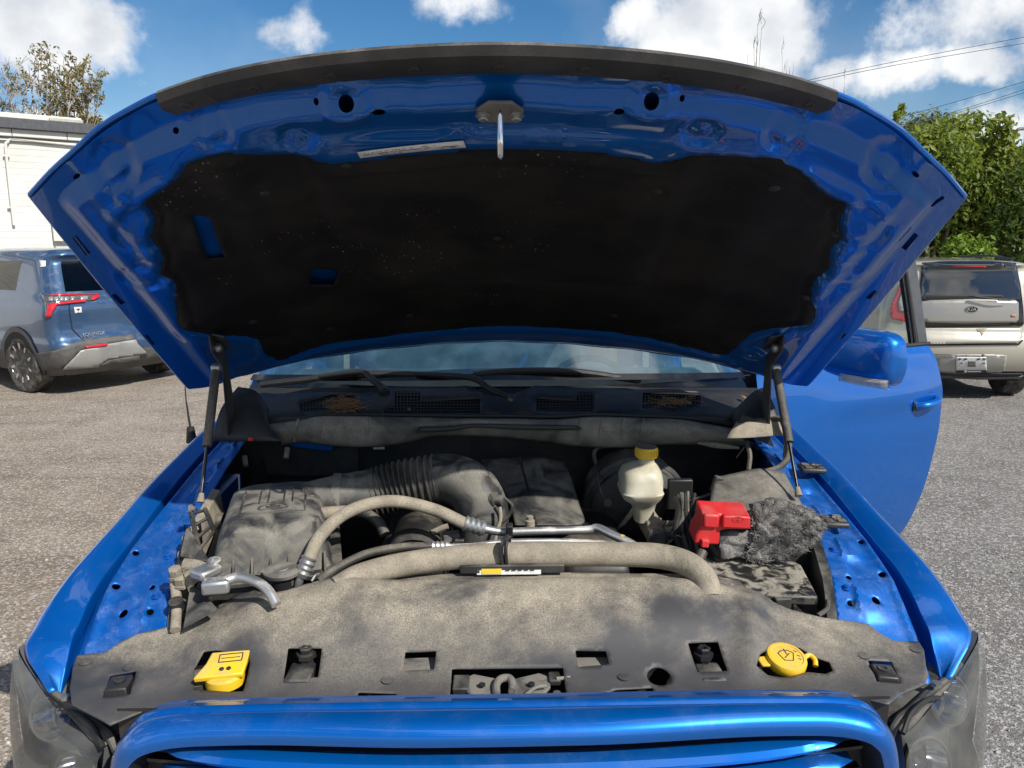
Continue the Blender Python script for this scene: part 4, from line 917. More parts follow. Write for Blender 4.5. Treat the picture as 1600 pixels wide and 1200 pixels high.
# connector beside the elbow, other plugs and pipes
MB().box(P(705, 838, 'y', 1.66), (.040, .03, .018), rotz(10)).build('wiring_plug', M['steel'], truck, bevel=.002); MB().box(P(718, 846, 'y', 1.64), (.022, .022, .014)).build('wiring_plug', M['plast_d'], truck, bevel=.002)
MB().tube([P(495, 803, 'y', 1.70), P(540, 800, 'y', 1.70)], .016, 14, 2).build('breather_tube', M['hose'], truck)
MB().tube([P(480, 800, 'y', 1.74), P(560, 800, 'y', 1.70), P(590, 815, 'y', 1.68), P(601, 835, 'y', 1.66)], .013, 12, 5).build('breather_tube', M['hose_d'], truck)
MB().tube([P(675, 832, 'y', 1.70), P(690, 825, 'y', 1.70), P(700, 822, 'y', 1.70)], .007, 10, 4).build('coolant_tube', M['hose'], truck)
MB().tube([P(545, 750, 'y', 2.0), P(575, 742, 'y', 2.02), P(595, 738, 'y', 2.02)], .006, 10, 4).build('vacuum_line', M['alu'], truck)
rng2 = random.Random(5)
for k in range(10):
    x = 590+rng2.random()*330; y = 862+rng2.random()*16
    MB().box(P(x*.6+480 if k > 4 else x, min(880, y+10), 'y', 1.53+.05*rng2.random()), (.02+.02*rng2.random(), .02, .015), rotz(rng2.uniform(0, 40))).build('shroud_clip', M['steel'] if k % 2 else M['plast_d'], truck, bevel=.002)
# radiator cap
rc = P(440, 893, 'y', 1.475); rcap = MB().lathe([(.020, -.03), (.020, -.004), (.030, -.004), (.031, .004), (.024, .008), (.013, .009), (.012, .0105), (.002, .010)], rc, (0, -.15, 1), 32, sx=1.25).build('radiator_cap', M['steel'], truck)
for s in (-1, 1): MB().box(rc+Vector((s*.038, 0, .002)), (.022, .016, .006)).build('cap_ear', M['steel'], rcap, bevel=.002)
MB().lathe([(.024, -.05), (.024, -.008)], rc, (0, -.15, 1), 20).build('filler_neck', M['plast'], truck)
MB().tube([P(487, 908, 'y', 1.44), P(494, 898, 'y', 1.45), P(500, 897, 'y', 1.45)], .0028, 8, 4).build('retaining_wire', M['bolt'], truck)
# left corner: fitting block, pipe, bolts
MB().tube([P(338, 914, 'y', 1.36), P(370, 902, 'y', 1.38), P(398, 908, 'y', 1.37), P(418, 922, 'y', 1.35), P(432, 945, 'y', 1.33)], .0098, 14, 6).build('air_conditioning_pipe', M['alu'], truck)
fb = P(322, 902, 'y', 1.40)
MB().box(P(338, 915, 'y', 1.365), (.052, .032, .028), rotz(12)).build('pipe_fitting', M['alu'], truck, bevel=.006)
MB().box(P(322, 893, 'y', 1.40), (.042, .05, .020), rotz(-32)).build('pipe_fitting', M['alu'], truck, bevel=.006)
MB().tube([P(286, 881, 'y', 1.43), P(305, 884, 'y', 1.43), P(325, 890, 'y', 1.42)], [.012, .013, .011], 12, 4, flat=.7).build('pipe_fitting', M['hose'], truck)
MB().lathe([(.013, -.01), (.013, .008), (.008, .009)], P(335, 880, 'y', 1.42), (.1, -.2, 1), 14).build('pipe_bolt', M['alu'], truck)
for p, r_ in (((274, 893), .013), ((297, 900), .012), ((283, 905), .015)): MB().lathe([(r_*1.2, -.014), (r_*1.2, -.008), (r_, -.008), (r_, .008), (r_*.6, .010)], P(*p, 'y', 1.42), (0, -.3, 1), 6).build('mount_bolt', M['hose'], truck, sharp=25)
MB().tube([P(272, 905, 'y', 1.43), P(276, 940, 'y', 1.40), P(274, 985, 'y', 1.34)], .010, 12, 5).build('washer_tube', M['hose'], truck)
MB().tube([P(270, 910, 'y', 1.44), P(266, 945, 'y', 1.42), P(268, 985, 'y', 1.34)], .003, 6, 5).build('loom_wire', M['black'], truck)
MB().tube([P(283, 935, 'y', 1.41), P(293, 942, 'y', 1.41), P(288, 955, 'y', 1.40), P(280, 948, 'y', 1.40)], .003, 6, 5).build('loom_wire', M['black'], truck)
MB().lathe([(.014, -.012), (.014, .012)], P(276, 946, 'y', 1.39), (.05, -.3, 1), 12).build('tube_clip', M['plast'], truck)
MB().prism([P(280, 870, 'y', 1.50), P(290, 826, 'y', 1.56), P(305, 850, 'y', 1.52), P(322, 878, 'y', 1.48)], (.004, .01, 0)).build('support_plate', M['plast_d'], truck, bevel=.002)
MB().prism([P(285, 985, 'y', 1.32), P(296, 918, 'y', 1.42), P(312, 930, 'y', 1.40), P(335, 955, 'y', 1.33)], (.004, .01, 0)).build('support_plate', M['plast_d'], truck, bevel=.002)
for p in ((287, 843), (280, 868), (297, 795)): MB().lathe([(.010, 0), (.010, .004), (.006, .004), (.006, .010)], P(*p, 'x', -.715), (1, 0, .1), 12).build('wing_bolt', M['steel'], truck)
# ---- brake booster, master cylinder --------------------------------------
bc = P(993, 792, 'y', 2.10); bb = empty('brake_booster', bc); put(bb, truck)
MB().lathe([(.150, .10), (.155, .03), (.155, 0), (.148, -.012), (.140, -.016), (.138, -.03), (.11, -.055), (.06, -.07), (.05, -.075), (.002, -.076)], bc, (0, 1, .08), 48).build('servo_drum', M['plast_d'], bb)
MB().lathe([(.157, .006), (.161, .002), (.161, -.006), (.150, -.013)], bc, (0, 1, .08), 48, cap=False).build('servo_rim', M['plast_d'], bb)
mc = P(1028, 848, 'y', 1.86)
MB().tube([P(1005, 800, 'y', 2.06), P(1018, 822, 'y', 1.93), P(1028, 842, 'y', 1.84)], [.030, .030, .027], 20, 5).build('master_cylinder', M['hose'], bb)
MB().lathe([(.027, -.012), (.027, .0), (.022, .004), (.002, .004)], P(1027, 843, 'y', 1.835), (.05, -1, -.1), 20).build('cylinder_end', M['steel'], bb)
MB().box(P(1022, 820, 'y', 1.90), (.05, .05, .03)).build('cylinder_body', M['hose'], bb, bevel=.008)
for p, q in (((1035, 818), (1052, 818)), ((1038, 838), (1060, 838))):
    MB().tube([P(*p, 'y', 1.87), P(*q, 'y', 1.87)], .008, 10, 2).build('brake_union', M['hose'], bb)
    MB().tube([P(*q, 'y', 1.87), P(q[0]+16, q[1]-2, 'y', 1.88), P(q[0]+20, q[1]-40, 'y', 1.95)], .003, 8, 4).build('brake_pipe', M['hose'], bb)
rv = P(1000, 770, 'y', 1.93)
cxr, cyr = rv.x, rv.y
def rr(w, d, z, r, dx=0): return ring(cxr+dx-w, cxr+dx+w, cyr-d, cyr+d, z, min(r, w*.98, d*.98), 4)
z_ = lambda py: P(1000, py, 'y', cyr-.03).z
rings_mesh([rr(.026, .03, z_(818), .02, .012), rr(.028, .034, z_(800), .02, .010), rr(.034, .044, z_(788), .02, .006), rr(.050, .060, z_(780), .03, .0), rr(.056, .066, z_(772), .03, 0), rr(.0575, .068, z_(769), .03, 0), rr(.0545, .065, z_(766), .03, 0), rr(.055, .066, z_(750), .032, 0), rr(.050, .060, z_(738), .036, .001), rr(.036, .045, z_(731), .035, .008), rr(.022, .025, z_(727), .022, .014), rr(.021, .024, z_(718), .021, .014)]).build('fluid_reservoir', M['white_res'], bb, sharp=50)
MB().lathe([(.030, -.012), (.030, .012), (.028, .015), (.002, .0155)], (cxr+.014, cyr, z_(716)+.008), (0, 0, 1), 40).build('reservoir_cap', M['yellow'], bb)
MB().lathe([(.0265, 0), (.0265, .0008)], (cxr+.014, cyr, z_(716)+.0236), (0, 0, 1), 32).build('cap_disc', M['plast_d'], bb)
for k in range(20):
    a = 2*math.pi*k/20; MB().box((cxr+.014+.0302*math.cos(a), cyr+.0302*math.sin(a), z_(716)+.008), (.003, .004, .018), rotz(math.degrees(a))).build('cap_rib', M['yellow'], bb)
MB().tube([P(935, 735, 'y', 2.18), P(928, 712, 'y', 2.2), P(935, 700, 'y', 2.22), P(955, 698, 'y', 2.23)], .007, 10, 5).build('vacuum_hose', M['hose_d'], truck)
MB().tube([P(932, 735, 'y', 2.1), P(938, 765, 'y', 1.99), P(948, 790, 'y', 1.97)], .003, 8, 5).build('booster_wire', M['hose_d'], truck)
MB().lathe([(.012, -.01), (.012, .01)], P(949, 785, 'y', 1.96), (0, -1, .2), 12).build('wire_eyelet', M['hose_d'], truck)
# ---- battery with red cover, felt wrap, fuse box -------------------------
bx0, bx1, by0, by1 = .50, .74, 1.60, 1.86
rbox('battery', .49, .735, 1.585, 1.84, .86, 1.055, M['plast_d'], .012)
wrap = MB()
tp = [[(1118, 752), (1150, 745), (1185, 738), (1222, 742)], [(1112, 775), (1150, 770), (1200, 765), (1240, 775)], [(1108, 792), (1150, 795), (1205, 795), (1256, 808)], [(1105, 800), (1150, 812), (1200, 820), (1262, 842)]]
yy = [1.86, 1.78, 1.71, 1.66]
MB().grid(refine([[P(a, b, 'y', yy[i]) for a, b in r] for i, r in enumerate(tp)], 5, 5)).build('battery_cover', M['foil'], truck, thick=.012, sharp=30)
for i, (px, py) in enumerate(((1192, 765), (1192, 770), (1222, 767), (1222, 773))):
    MB().lathe([(.007, 0), (.007, .002), (.004, .003)], P(px, py, 'y', 1.775), (0, -.4, 1), 12, sx=1.6).build('cover_badge', M['alu'], truck)
# felt blanket: lumpy, frayed
def felt(name, rows_px, ys, amp, seed):
    rows = refine([[P(a, b, 'y', ys[i]) for a, b in r] for i, r in enumerate(rows_px)], 14, 14)
    rows = [[p+Vector((.4, -.6, .7))*(amp*(mnoise.fractal(p*24+Vector((seed, 0, 0)), .7, 2.3, 6))) for p in r] for r in rows]
    o = MB().grid(rows).build(name, M['felt'], truck, thick=.012, sharp=0); return rows
fr_ = felt('battery_felt', [[(1172, 795), (1200, 788), (1235, 795), (1262, 800)], [(1178, 820), (1210, 815), (1250, 812), (1274, 815)], [(1176, 850), (1215, 845), (1255, 838), (1272, 835)], [(1172, 875), (1210, 876), (1240, 868), (1258, 850)]], [1.66, 1.60, 1.565, 1.55], .022, 3)
# frayed fibres over the felt, one part of uncountable strands
V, F = [], []
for k in range(15000):
    r = fr_[rng2.randrange(1, len(fr_)-1)]; p = r[rng2.randrange(len(r))]; e = rng2.random() < .4
    d = Vector((rng2.gauss(.3, .8), rng2.gauss(-.8, .6), rng2.gauss(.6, .7))).normalized()*rng2.uniform(.005, .018); w = d.orthogonal().normalized()*.0006
    m = d*.5+Vector((rng2.gauss(0, 1), rng2.gauss(0, 1), rng2.gauss(0, 1)))*.0015
    q = p+Vector((rng2.gauss(0, .003), rng2.gauss(0, .003), 0))+Vector((0, -.003, .003)); n = len(V); V += [q-w, q+w, q+m+w*.7, q+m-w*.7, q+d]; F += [(n, n+1, n+2, n+3), (n+3, n+2, n+4)]
fo = mesh('felt_fibres', V, F, M['fibre'], truck, smooth=False); fo['kind'] = 'stuff'
# red terminal cover
rt = empty('positive_terminal_cover', P(1130, 850, 'y', 1.55)); put(rt, truck)
def redbox(px0, py0, px1, py1, y, dy, h, nm, b=.006):
    a, c = P(px0, py0, 'y', y), P(px1, py1, 'y', y); return MB().box(((a.x+c.x)/2, y+dy/2, (a.z+c.z)/2), (abs(c.x-a.x), dy, abs(a.z-c.z)), roty(3)).build(nm, M['red'], rt, bevel=b, bseg=3)
# angular shell: side profile swept
ra_, rb_ = P(1102, 806, 'y', 1.60), P(1172, 808, 'y', 1.60)
topz = ra_.z
A_ = [(1097, 801), (1126, 803), (1172, 805), (1174, 828), (1135, 828), (1126, 830), (1124, 852), (1084, 850), (1088, 835), (1096, 822)]
mb = MB().prism([P(a, b, 'y', 1.575) for a, b in A_], (0, .055, .012)); mb.build('shell', M['red'], rt, bevel=.005, bseg=3)
redbox(1130, 807, 1172, 826, 1.562, .02, .03, 'raised_panel', .004); redbox(1100, 804, 1124, 826, 1.566, .02, .03, 'raised_panel', .006)
redbox(1097, 845, 1108, 856, 1.562, .02, .02, 'release_tab', .002)
pc0 = P(1153, 812, 'y', 1.5615); mb = MB()
el_ = [pc0+Vector((.0125*math.cos(a), 0, .0065*math.sin(a))) for a in np.linspace(0, 2*math.pi, 25)]; mb.tube(el_, .0006, 6, raw=True, cap=False)
mb.tube([pc0+Vector((-.005, -.0002, 0)), pc0+Vector((.005, -.0002, 0))], .0007, 6, 1); mb.tube([pc0+Vector((0, -.0002, -.004)), pc0+Vector((0, -.0002, .004))], .0007, 6, 1)
mb.build('plus_symbol', simple('dark_red_emboss', (.24, .01, .012), .5), rt)
MB().tube([P(1098, 862, 'y', 1.56), P(1090, 880, 'y', 1.54), P(1085, 900, 'y', 1.52)], .012, 10, 4).build('battery_cable', M['hose_d'], truck)
# battery front felt face below the red cover
felt('battery_felt', [[(1120, 832), (1150, 832), (1178, 832)], [(1122, 850), (1150, 850), (1178, 852)], [(1125, 874), (1150, 872), (1180, 876)]], [1.60, 1.585, 1.57], .004, 9)
# sensor plug and loom between booster and battery
MB().box(P(1120, 757, 'y', 1.84), (.022, .02, .045), roty(15)).build('wiring_plug', M['plast_d'], truck, bevel=.003)
MB().tube([P(1116, 770, 'y', 1.82), P(1095, 778, 'y', 1.83), P(1070, 786, 'y', 1.85)], .005, 8, 4).build('loom_wire', M['hose_d'], truck)
for k in range(7):
    x = 1055+k*5; MB().tube([P(x, 775+rng2.uniform(-8, 8), 'y', 1.86), P(x+rng2.uniform(-4, 10), 800, 'y', 1.80), P(x+rng2.uniform(0, 14), 830, 'y', 1.74), P(x+12, 868, 'y', 1.68)], rng2.choice([.004, .006, .008]), 8, 5).build('wiring_loom', M['hose_d'] if k % 3 else M['black'], truck)
MB().box(P(1062, 772, 'y', 2.0), (.07, .02, .09)).build('relay_bracket', M['plast'], truck, bevel=.004)
# fuse box lid
fz = 1.038
fl = [P(a, b, 'z', fz) for a, b in [(1088, 868), (1112, 869), (1240, 876), (1252, 882), (1279, 932), (1215, 930), (1170, 922), (1110, 905)]]
fx = empty('fuse_box', (.6, 1.5, .9)); put(fx, truck)
MB().prism([p-Vector((0, 0, .022)) for p in fl], (0, 0, .022)).build('lid', M['fuse'], fx, bevel=.005)
fl2 = [Vector((.40, 1.35, .99)), Vector((.705, 1.36, .99)), Vector((.70, 1.62, .99)), Vector((.42, 1.62, .99))]
MB().prism([p-Vector((0, 0, .15)) for p in fl2], (0, 0, .14)).build('case', M['plast'], fx, bevel=.006)
MB().box(P(1222, 942, 'y', 1.405), (.035, .016, .026), rotz(6)).build('latch_clip', M['plast_d'], fx, bevel=.003)
MB().tube([P(1278, 962, 'y', 1.37), P(1292, 952, 'y', 1.385), P(1294, 938, 'y', 1.40)], .005, 8, 5).build('retaining_loop', M['plast_d'], truck)
# right-hand side: pipe loop behind the battery
MB().tube([P(1185, 660, 'y', 2.15), P(1220, 655, 'y', 2.08), P(1230, 680, 'y', 2.02), P(1232, 712, 'y', 1.98), P(1218, 730, 'y', 1.97), P(1195, 738, 'y', 1.97)], .009, 12, 6).build('evaporator_pipe', M['hose_d'], truck)
MB().tube([P(1222, 650, 'y', 2.08), P(1228, 690, 'y', 2.03), P(1226, 715, 'y', 2.0)], .006, 10, 5).build('evaporator_pipe', M['hose'], truck)
MB().tube([P(1165, 690, 'y', 2.12), P(1172, 710, 'y', 2.08), P(1170, 735, 'y', 2.04)], .007, 6, 5).build('torn_foam_strip', M['hose_d'], truck)
MB().tube([P(1090, 692, 'y', 2.16), P(1120, 696, 'y', 2.14), P(1155, 700, 'y', 2.13)], [.004, .009, .004], 8, 5).build('torn_foam_strip', M['hose'], truck)
# ---- cowl ------------------------------------------------------------------
def cw(px, py):                                    # cowl top: sloping plane from screen base to front lip
    y = float(np.interp(py, [585, 610, 652], [2.42, 2.34, 2.20])); return P(px, py, 'y', y)
cow = empty('cowl', (0, 2.3, 1.2)); put(cow, truck)
cpx = [(372, 618), (395, 612), (430, 617), (560, 618), (608, 608), (640, 606), (730, 606), (760, 614), (790, 624), (820, 613), (836, 605), (950, 607), (985, 612), (1100, 612), (1150, 610), (1180, 612), (1195, 630), (1172, 655), (1140, 662), (1115, 658), (1060, 652), (1000, 650), (930, 648), (860, 651), (800, 650), (740, 650), (640, 649), (560, 648), (500, 648), (470, 655), (430, 662), (395, 668), (372, 640)]
gr = [(470, 622, 520, 640), (460, 633, 600, 648), (615, 612, 657, 648), (657, 625, 750, 650), (838, 624, 900, 646), (900, 610, 928, 646), (1003, 616, 1095, 640)]
def incow(px, py): return any(a <= px <= c and b <= py <= d for a, b, c, d in gr)
sheet('cowl_panel', [Vector(p) for p in cpx], [[Vector(p) for p in [(468, 634), (518, 621), (555, 621), (555, 641), (470, 645)]], [Vector(p) for p in [(617, 613), (656, 613), (657, 626), (750, 627), (750, 646), (600, 646), (600, 640), (617, 634)]], [Vector(p) for p in [(838, 625), (900, 625), (904, 612), (928, 612), (928, 643), (838, 643)]], [Vector(p) for p in [(1004, 617), (1094, 617), (1094, 638), (1004, 640)]]],
      lambda x, y: cw(x, y)+Vector((0, 0, .010*math.sin((x-372)/813*math.pi*3)**2*sm(655, 630, y))), 9, M['cowl'], cow, thick=.003, sharp=50, flip=True)
for a, b, c, d in ((468, 621, 556, 645), (600, 612, 751, 647), (838, 611, 929, 644), (1003, 616, 1095, 640)):
    x = a; mb = MB()
    while x <= c: mb.tube([cw(x, b)-Vector((0, 0, .002)), cw(x, d)-Vector((0, 0, .002))], .0016, 4, 1); x += 5.2
    y = b
    while y <= d: mb.tube([cw(a, y)-Vector((0, 0, .003)), cw(c, y)-Vector((0, 0, .003))], .0014, 4, 1); y += 4.6
    mb.build('vent_mesh', M['cowl'], cow)['kind'] = 'stuff'
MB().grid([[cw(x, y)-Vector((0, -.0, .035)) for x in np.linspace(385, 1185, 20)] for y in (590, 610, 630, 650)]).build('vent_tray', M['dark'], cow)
# lip and dusty front channel
lip = [(395, 668), (430, 662), (470, 655), (500, 648), (560, 648), (640, 649), (740, 650), (800, 650), (860, 651), (930, 648), (1000, 650), (1060, 652), (1115, 658), (1140, 662), (1172, 655)]
MB().tube([cw(*p) for p in lip], .006, 8, 4).build('cowl_lip', M['black'], cow)
ct = [(420, 664), (470, 657), (500, 651), (560, 651), (650, 653), (740, 655), (800, 655), (870, 656), (930, 652), (1000, 654), (1060, 656), (1110, 664), (1150, 672)]
cm = [(430, 675), (475, 672), (505, 668), (560, 668), (640, 668), (700, 660), (800, 662), (880, 668), (930, 668), (1000, 668), (1060, 668), (1110, 676), (1160, 686)]
cb = [(440, 690), (475, 686), (505, 690), (560, 694), (620, 690), (690, 676), (800, 680), (880, 690), (930, 694), (1000, 694), (1040, 690), (1100, 690), (1180, 692)]
MB().grid(refine([[P(a, b, 'y', 2.195) for a, b in ct], [P(a, b, 'y', 2.165) for a, b in cm], [P(a, b, 'y', 2.185) for a, b in cb], [P(a, b+4, 'y', 2.22) for a, b in cb]], 5, 4)).build('cowl_channel', M['cowl_ch'], cow, thick=.003, sharp=50)
MB().grid(refine([[P(a, b, 'y', 2.148) for a, b in [(655, 667), (700, 666), (740, 662), (800, 663), (880, 664), (900, 665)]], [P(a, b, 'y', 2.145) for a, b in [(650, 676), (700, 674), (745, 668), (800, 671), (885, 672), (910, 670)]]], 3, 4)).build('cowl_channel_recess', M['cowl'], cow, thick=.002)
for px in (462, 500, 538, 575, 905, 938, 972, 1002):
    MB().tube([P(px+4, 655, 'y', 2.180), P(px, 670, 'y', 2.160), P(px-2, 690, 'y', 2.178)], .0035, 6, 4).build('channel_rib', M['cowl_ch'], cow)
# wheelhouse side pieces of the cowl
MB().grid(refine([[P(a, b, 'y', 2.2) for a, b in ((372, 605), (400, 612), (420, 640))], [P(a, b, 'y', 2.14) for a, b in ((345, 640), (385, 650), (420, 664))], [P(a, b, 'y', 2.10) for a, b in ((332, 690), (380, 690), (440, 690))]], 4, 4)).build('cowl_side', M['cowl'], cow, thick=.003)
MB().grid(refine([[P(a, b, 'y', 2.2) for a, b in ((1140, 650), (1175, 615), (1195, 605))], [P(a, b, 'y', 2.14) for a, b in ((1150, 668), (1190, 640), (1212, 640))], [P(a, b, 'y', 2.10) for a, b in ((1165, 690), (1200, 668), (1222, 672))]], 4, 4)).build('cowl_side', M['cowl'], cow, thick=.003)
MB().grid(refine([[P(a, b, 'y', 2.11) for a, b in ((1150, 660), (1180, 655), (1215, 655))], [P(a, b, 'y', 2.06) for a, b in ((1135, 686), (1180, 684), (1225, 680))]], 4, 4)).build('strut_tower_cap', M['hose'], truck, thick=.004)
MB().prism([P(a, b, 'y', 2.10) for a, b in [(1160, 648), (1195, 660), (1210, 700), (1165, 678), (1150, 670)]], (0, .006, 0)).build('torn_liner', M['black'], truck)
MB().box(P(392, 686, 'y', 2.08), (.014, .01, .01)).build('red_clip', M['red'], truck, bevel=.002)
# windscreen, wipers
B_ = [(-.88, 2.58, 1.285), (-.74, 2.51, 1.295), (-.45, 2.44, 1.305), (0, 2.41, 1.312), (.45, 2.44, 1.305), (.74, 2.51, 1.295), (.88, 2.58, 1.285)]
T_ = [(-.68, 3.30, 1.80), (-.60, 3.24, 1.825), (-.35, 3.19, 1.845), (0, 3.17, 1.85), (.35, 3.19, 1.845), (.60, 3.24, 1.825), (.68, 3.30, 1.80)]
Md = [tuple((np.array(a)+np.array(b))/2+np.array((0, -.015, .02))) for a, b in zip(B_, T_)]
MB().grid(refine([[Vector(p) for p in B_], [Vector(p) for p in Md], [Vector(p) for p in T_]], 6, 5)).build('windscreen', M['wind'], truck)
bl = [Vector(p)+Vector((0, -.004, .002)) for p in B_]; bl2 = [Vector(p).lerp(Vector(q), .055)+Vector((0, -.006, .004)) for p, q in zip(B_, Md)]
MB().grid(refine([bl, bl2], 2, 5)).build('screen_border', M['gloss_black'], truck)
for s in (-1, 1):
    pv = P(508 if s < 0 else 795, 606 if s < 0 else 612, 'y', 2.31); 
    w1 = [pv] if s < 0 else [P(795, 622, 'y', 2.30), P(765, 608, 'y', 2.33), P(735, 590, 'y', 2.38), P(650, 584, 'y', 2.43)]
    wp = empty('wiper', w1[0]); put(wp, truck)
    MB().tube(w1 if s > 0 else [P(600, 608, 'y', 2.34), P(580, 592, 'y', 2.38), P(562, 581, 'y', 2.42), P(500, 588, 'y', 2.45)], [.012, .011, .010, .008], 10, 5).build('arm', M['black'], wp)
    bp_ = [P(408, 601, 'y', 2.47), P(470, 594, 'y', 2.46), P(570, 584, 'y', 2.45), P(720, 588, 'y', 2.43)] if s < 0 else [P(740, 586, 'y', 2.43), P(800, 580, 'y', 2.43), P(900, 581, 'y', 2.43), P(1000, 595, 'y', 2.46)]
    MB().tube(bp_, .0115, 8, 6).build('blade', M['black'], wp)
    MB().lathe([(.016, -.01), (.018, .006), (.010, .012)], w1[0] if s > 0 else P(600, 610, 'y', 2.33), (0, -.3, 1), 16).build('pivot', M['black'], wp)
# pivot recess at the cowl centre
MB().tube([P(758, 612, 'y', 2.325), P(775, 622, 'y', 2.30), P(795, 628, 'y', 2.285), P(820, 614, 'y', 2.315)], [.006, .008, .009, .006], 10, 5).build('wiper_well', M['cowl'], cow)
MB().grid(refine([[P(a, b, 'y', 2.345) for a, b in ((372, 617), (560, 617), (800, 618), (1000, 614), (1195, 622))], [Vector((x, 2.37, 1.235)) for x in (-.85, -.45, 0, .45, .85)], [Vector((x, y, 1.29)) for x, y in ((-.87, 2.59), (-.45, 2.445), (0, 2.415), (.45, 2.445), (.87, 2.59))]], 4, 4)).build('cowl_well', M['gloss_black'], cow)
# ---- cab -------------------------------------------------------------------
IN = simple('interior_dark', (.03, .03, .032), .7); SEAT = simple('seat_cloth', (.06, .06, .065), .9)
MB().grid(refine([[Vector((x, 2.50+.10*(x/.8)**2, 1.25)) for x in (-.78, -.4, 0, .4, .78)], [Vector((x, 2.75, 1.275)) for x in (-.78, -.4, 0, .4, .78)], [Vector((x, 3.0, 1.24)) for x in (-.78, -.4, 0, .4, .78)], [Vector((x, 3.05, 1.0)) for x in (-.78, -.4, 0, .4, .78)]], 4, 4)).build('dashboard', IN, truck)
ringp = [Vector((.38+.18*math.cos(a), 3.10-.06*math.sin(a), 1.12+.17*math.sin(a))) for a in np.linspace(0, 2*math.pi, 33)]
MB().tube(ringp, .015, 8, raw=True, cap=False).build('steering_wheel', M['black'], truck)
for s in (-1, 1):
    seat = empty('seat', (s*.4, 3.65, .6)); put(seat, truck)
    rbox('cushion', s*.4-.25, s*.4+.25, 3.35, 3.85, .72, .9, SEAT, .06, parent=seat); MB().box((s*.4, 3.90, 1.2), (.48, .14, .66), rotx(-10)).build('backrest', SEAT, seat, bevel=.05); MB().box((s*.4, 3.98, 1.62), (.24, .10, .16)).build('headrest', SEAT, seat, bevel=.04)
roof = [[(-.68, 3.30, 1.80), (-.4, 3.2, 1.855), (0, 3.17, 1.865), (.4, 3.2, 1.855), (.68, 3.30, 1.80)], [(-.70, 3.9, 1.86), (-.4, 3.9, 1.905), (0, 3.9, 1.915), (.4, 3.9, 1.905), (.70, 3.9, 1.86)], [(-.70, 4.6, 1.84), (-.4, 4.62, 1.885), (0, 4.62, 1.895), (.4, 4.62, 1.885), (.70, 4.6, 1.84)], [(-.71, 4.75, 1.78), (-.4, 4.78, 1.80), (0, 4.79, 1.80), (.4, 4.78, 1.80), (.71, 4.75, 1.78)]]
MB().grid(refine([[Vector(p) for p in r] for r in roof], 5, 5)).build('roof', BL, truck, thick=.004)
for s in (-1, 1):
    MB().tube(mir([(.845, 2.58, 1.262), (.775, 2.95, 1.54), (.695, 3.31, 1.80), (.71, 3.9, 1.845), (.72, 4.72, 1.80)], s), [.028, .032, .036, .038, .038], 12, 6).build('roof_rail', BL, truck)
    MB().tube(mir([(.86, 2.56, 1.25), (.79, 2.90, 1.51)], s), [.02, .022], 10, 3, flat=.6).build('screen_pillar_trim', M['black'], truck)
    # body side behind the front doors, with the door opening left free
    MB().tube(mir([(.80, 3.72, 1.80), (.90, 3.75, 1.30), (.92, 3.75, .5)], s), .045, 10, 4).build('door_pillar', BL, truck)
    MB().grid([[Vector((s*x, y, z)) for y in np.linspace(3.72, 4.75, 6)] for x, z in ((.90, 1.28), (.955, 1.12), (.965, .8), (.94, .45))]).build('rear_door_panel', BL, truck, thick=.004)
    MB().grid([[Vector((s*x, y, z)) for y in (3.76, 4.7)] for x, z in ((.755, 1.78), (.895, 1.29))]).build('rear_side_glass', M['privacy'], truck)
    MB().grid([[Vector((s*x, y, z)) for y in np.linspace(2.58, 3.75, 6)] for x, z in ((.93, .52), (.95, .44), (.90, .40))]).build('sill', BL, truck, thick=.004)
    if s < 0:
        MB().grid([[Vector((s*x, y, z)) for y in np.linspace(2.67, 3.71, 8)] for x, z in ((.90, 1.28), (.965, 1.12), (.98, .8), (.95, .46))]).build('front_door', BL, truck, thick=.004)
        MB().grid([[Vector((s*.80, 3.28, 1.77)), Vector((s*.80, 3.70, 1.78))], [Vector((s*.885, 2.80, 1.30)), Vector((s*.895, 3.70, 1.29))]]).build('front_side_glass', M['glass'], truck)
    # bed side
    MB().grid([[Vector((s*x, y, z)) for y in np.linspace(4.8, 6.5, 8)] for x, z in ((.93, 1.32), (.975, 1.25), (.985, .8), (.95, .5))]).build('bed_side', BL, truck, thick=.01)
    for y in (1.98, 5.55):
        wh = empty('wheel', (s*.86, y, .40)); put(wh, truck)
        MB().lathe([(.27, -.12), (.37, -.13), (.40, -.10), (.405, 0), (.40, .10), (.37, .13), (.27, .12)], (s*.86, y, .405), (s, 0, 0), 36).build('tyre', M['black'], wh)
        MB().lathe([(.27, -.02), (.27, .10), (.24, .09), (.20, .03), (.06, .05), (.05, .07), (.001, .07)], (s*.86, y, .405), (s, 0, 0), 30).build('rim', M['chrome'], wh)
MB().grid([[Vector((x, 4.78, z)) for x in (-.9, 0, .9)] for z in (.5, 1.2, 1.30)]).build('cab_back', BL, truck, thick=.004)
MB().grid([[Vector((x, 4.77-.0, z)) for x in (-.68, .68)] for z in (1.30, 1.78)]).build('rear_glass', M['privacy'], truck)
MB().box((0, 5.65, .85), (1.75, 1.72, .04)).build('bed_floor', M['black'], truck); MB().box((0, 6.53, .98), (1.8, .05, .62)).build('tailgate', BL, truck, bevel=.02)
MB().box((0, 3.7, .42), (1.5, 4.6, .12)).build('chassis', M['dark'], truck)
# antenna on the passenger fender
a0 = P(298, 672, 'y', 2.30)
MB().tube([a0+Vector((0, 0, -.04)), a0+Vector((0, 0, .01))], [.017, .011], 14, 3).build('antenna_base', M['black'], truck)
MB().tube([a0, P(293, 640, 'y', 2.30), P(289, 600, 'y', 2.30), P(286, 470, 'y', 2.30)], [.004, .003, .0017, .0015], 8, 4).build('antenna_mast', M['black'], truck)
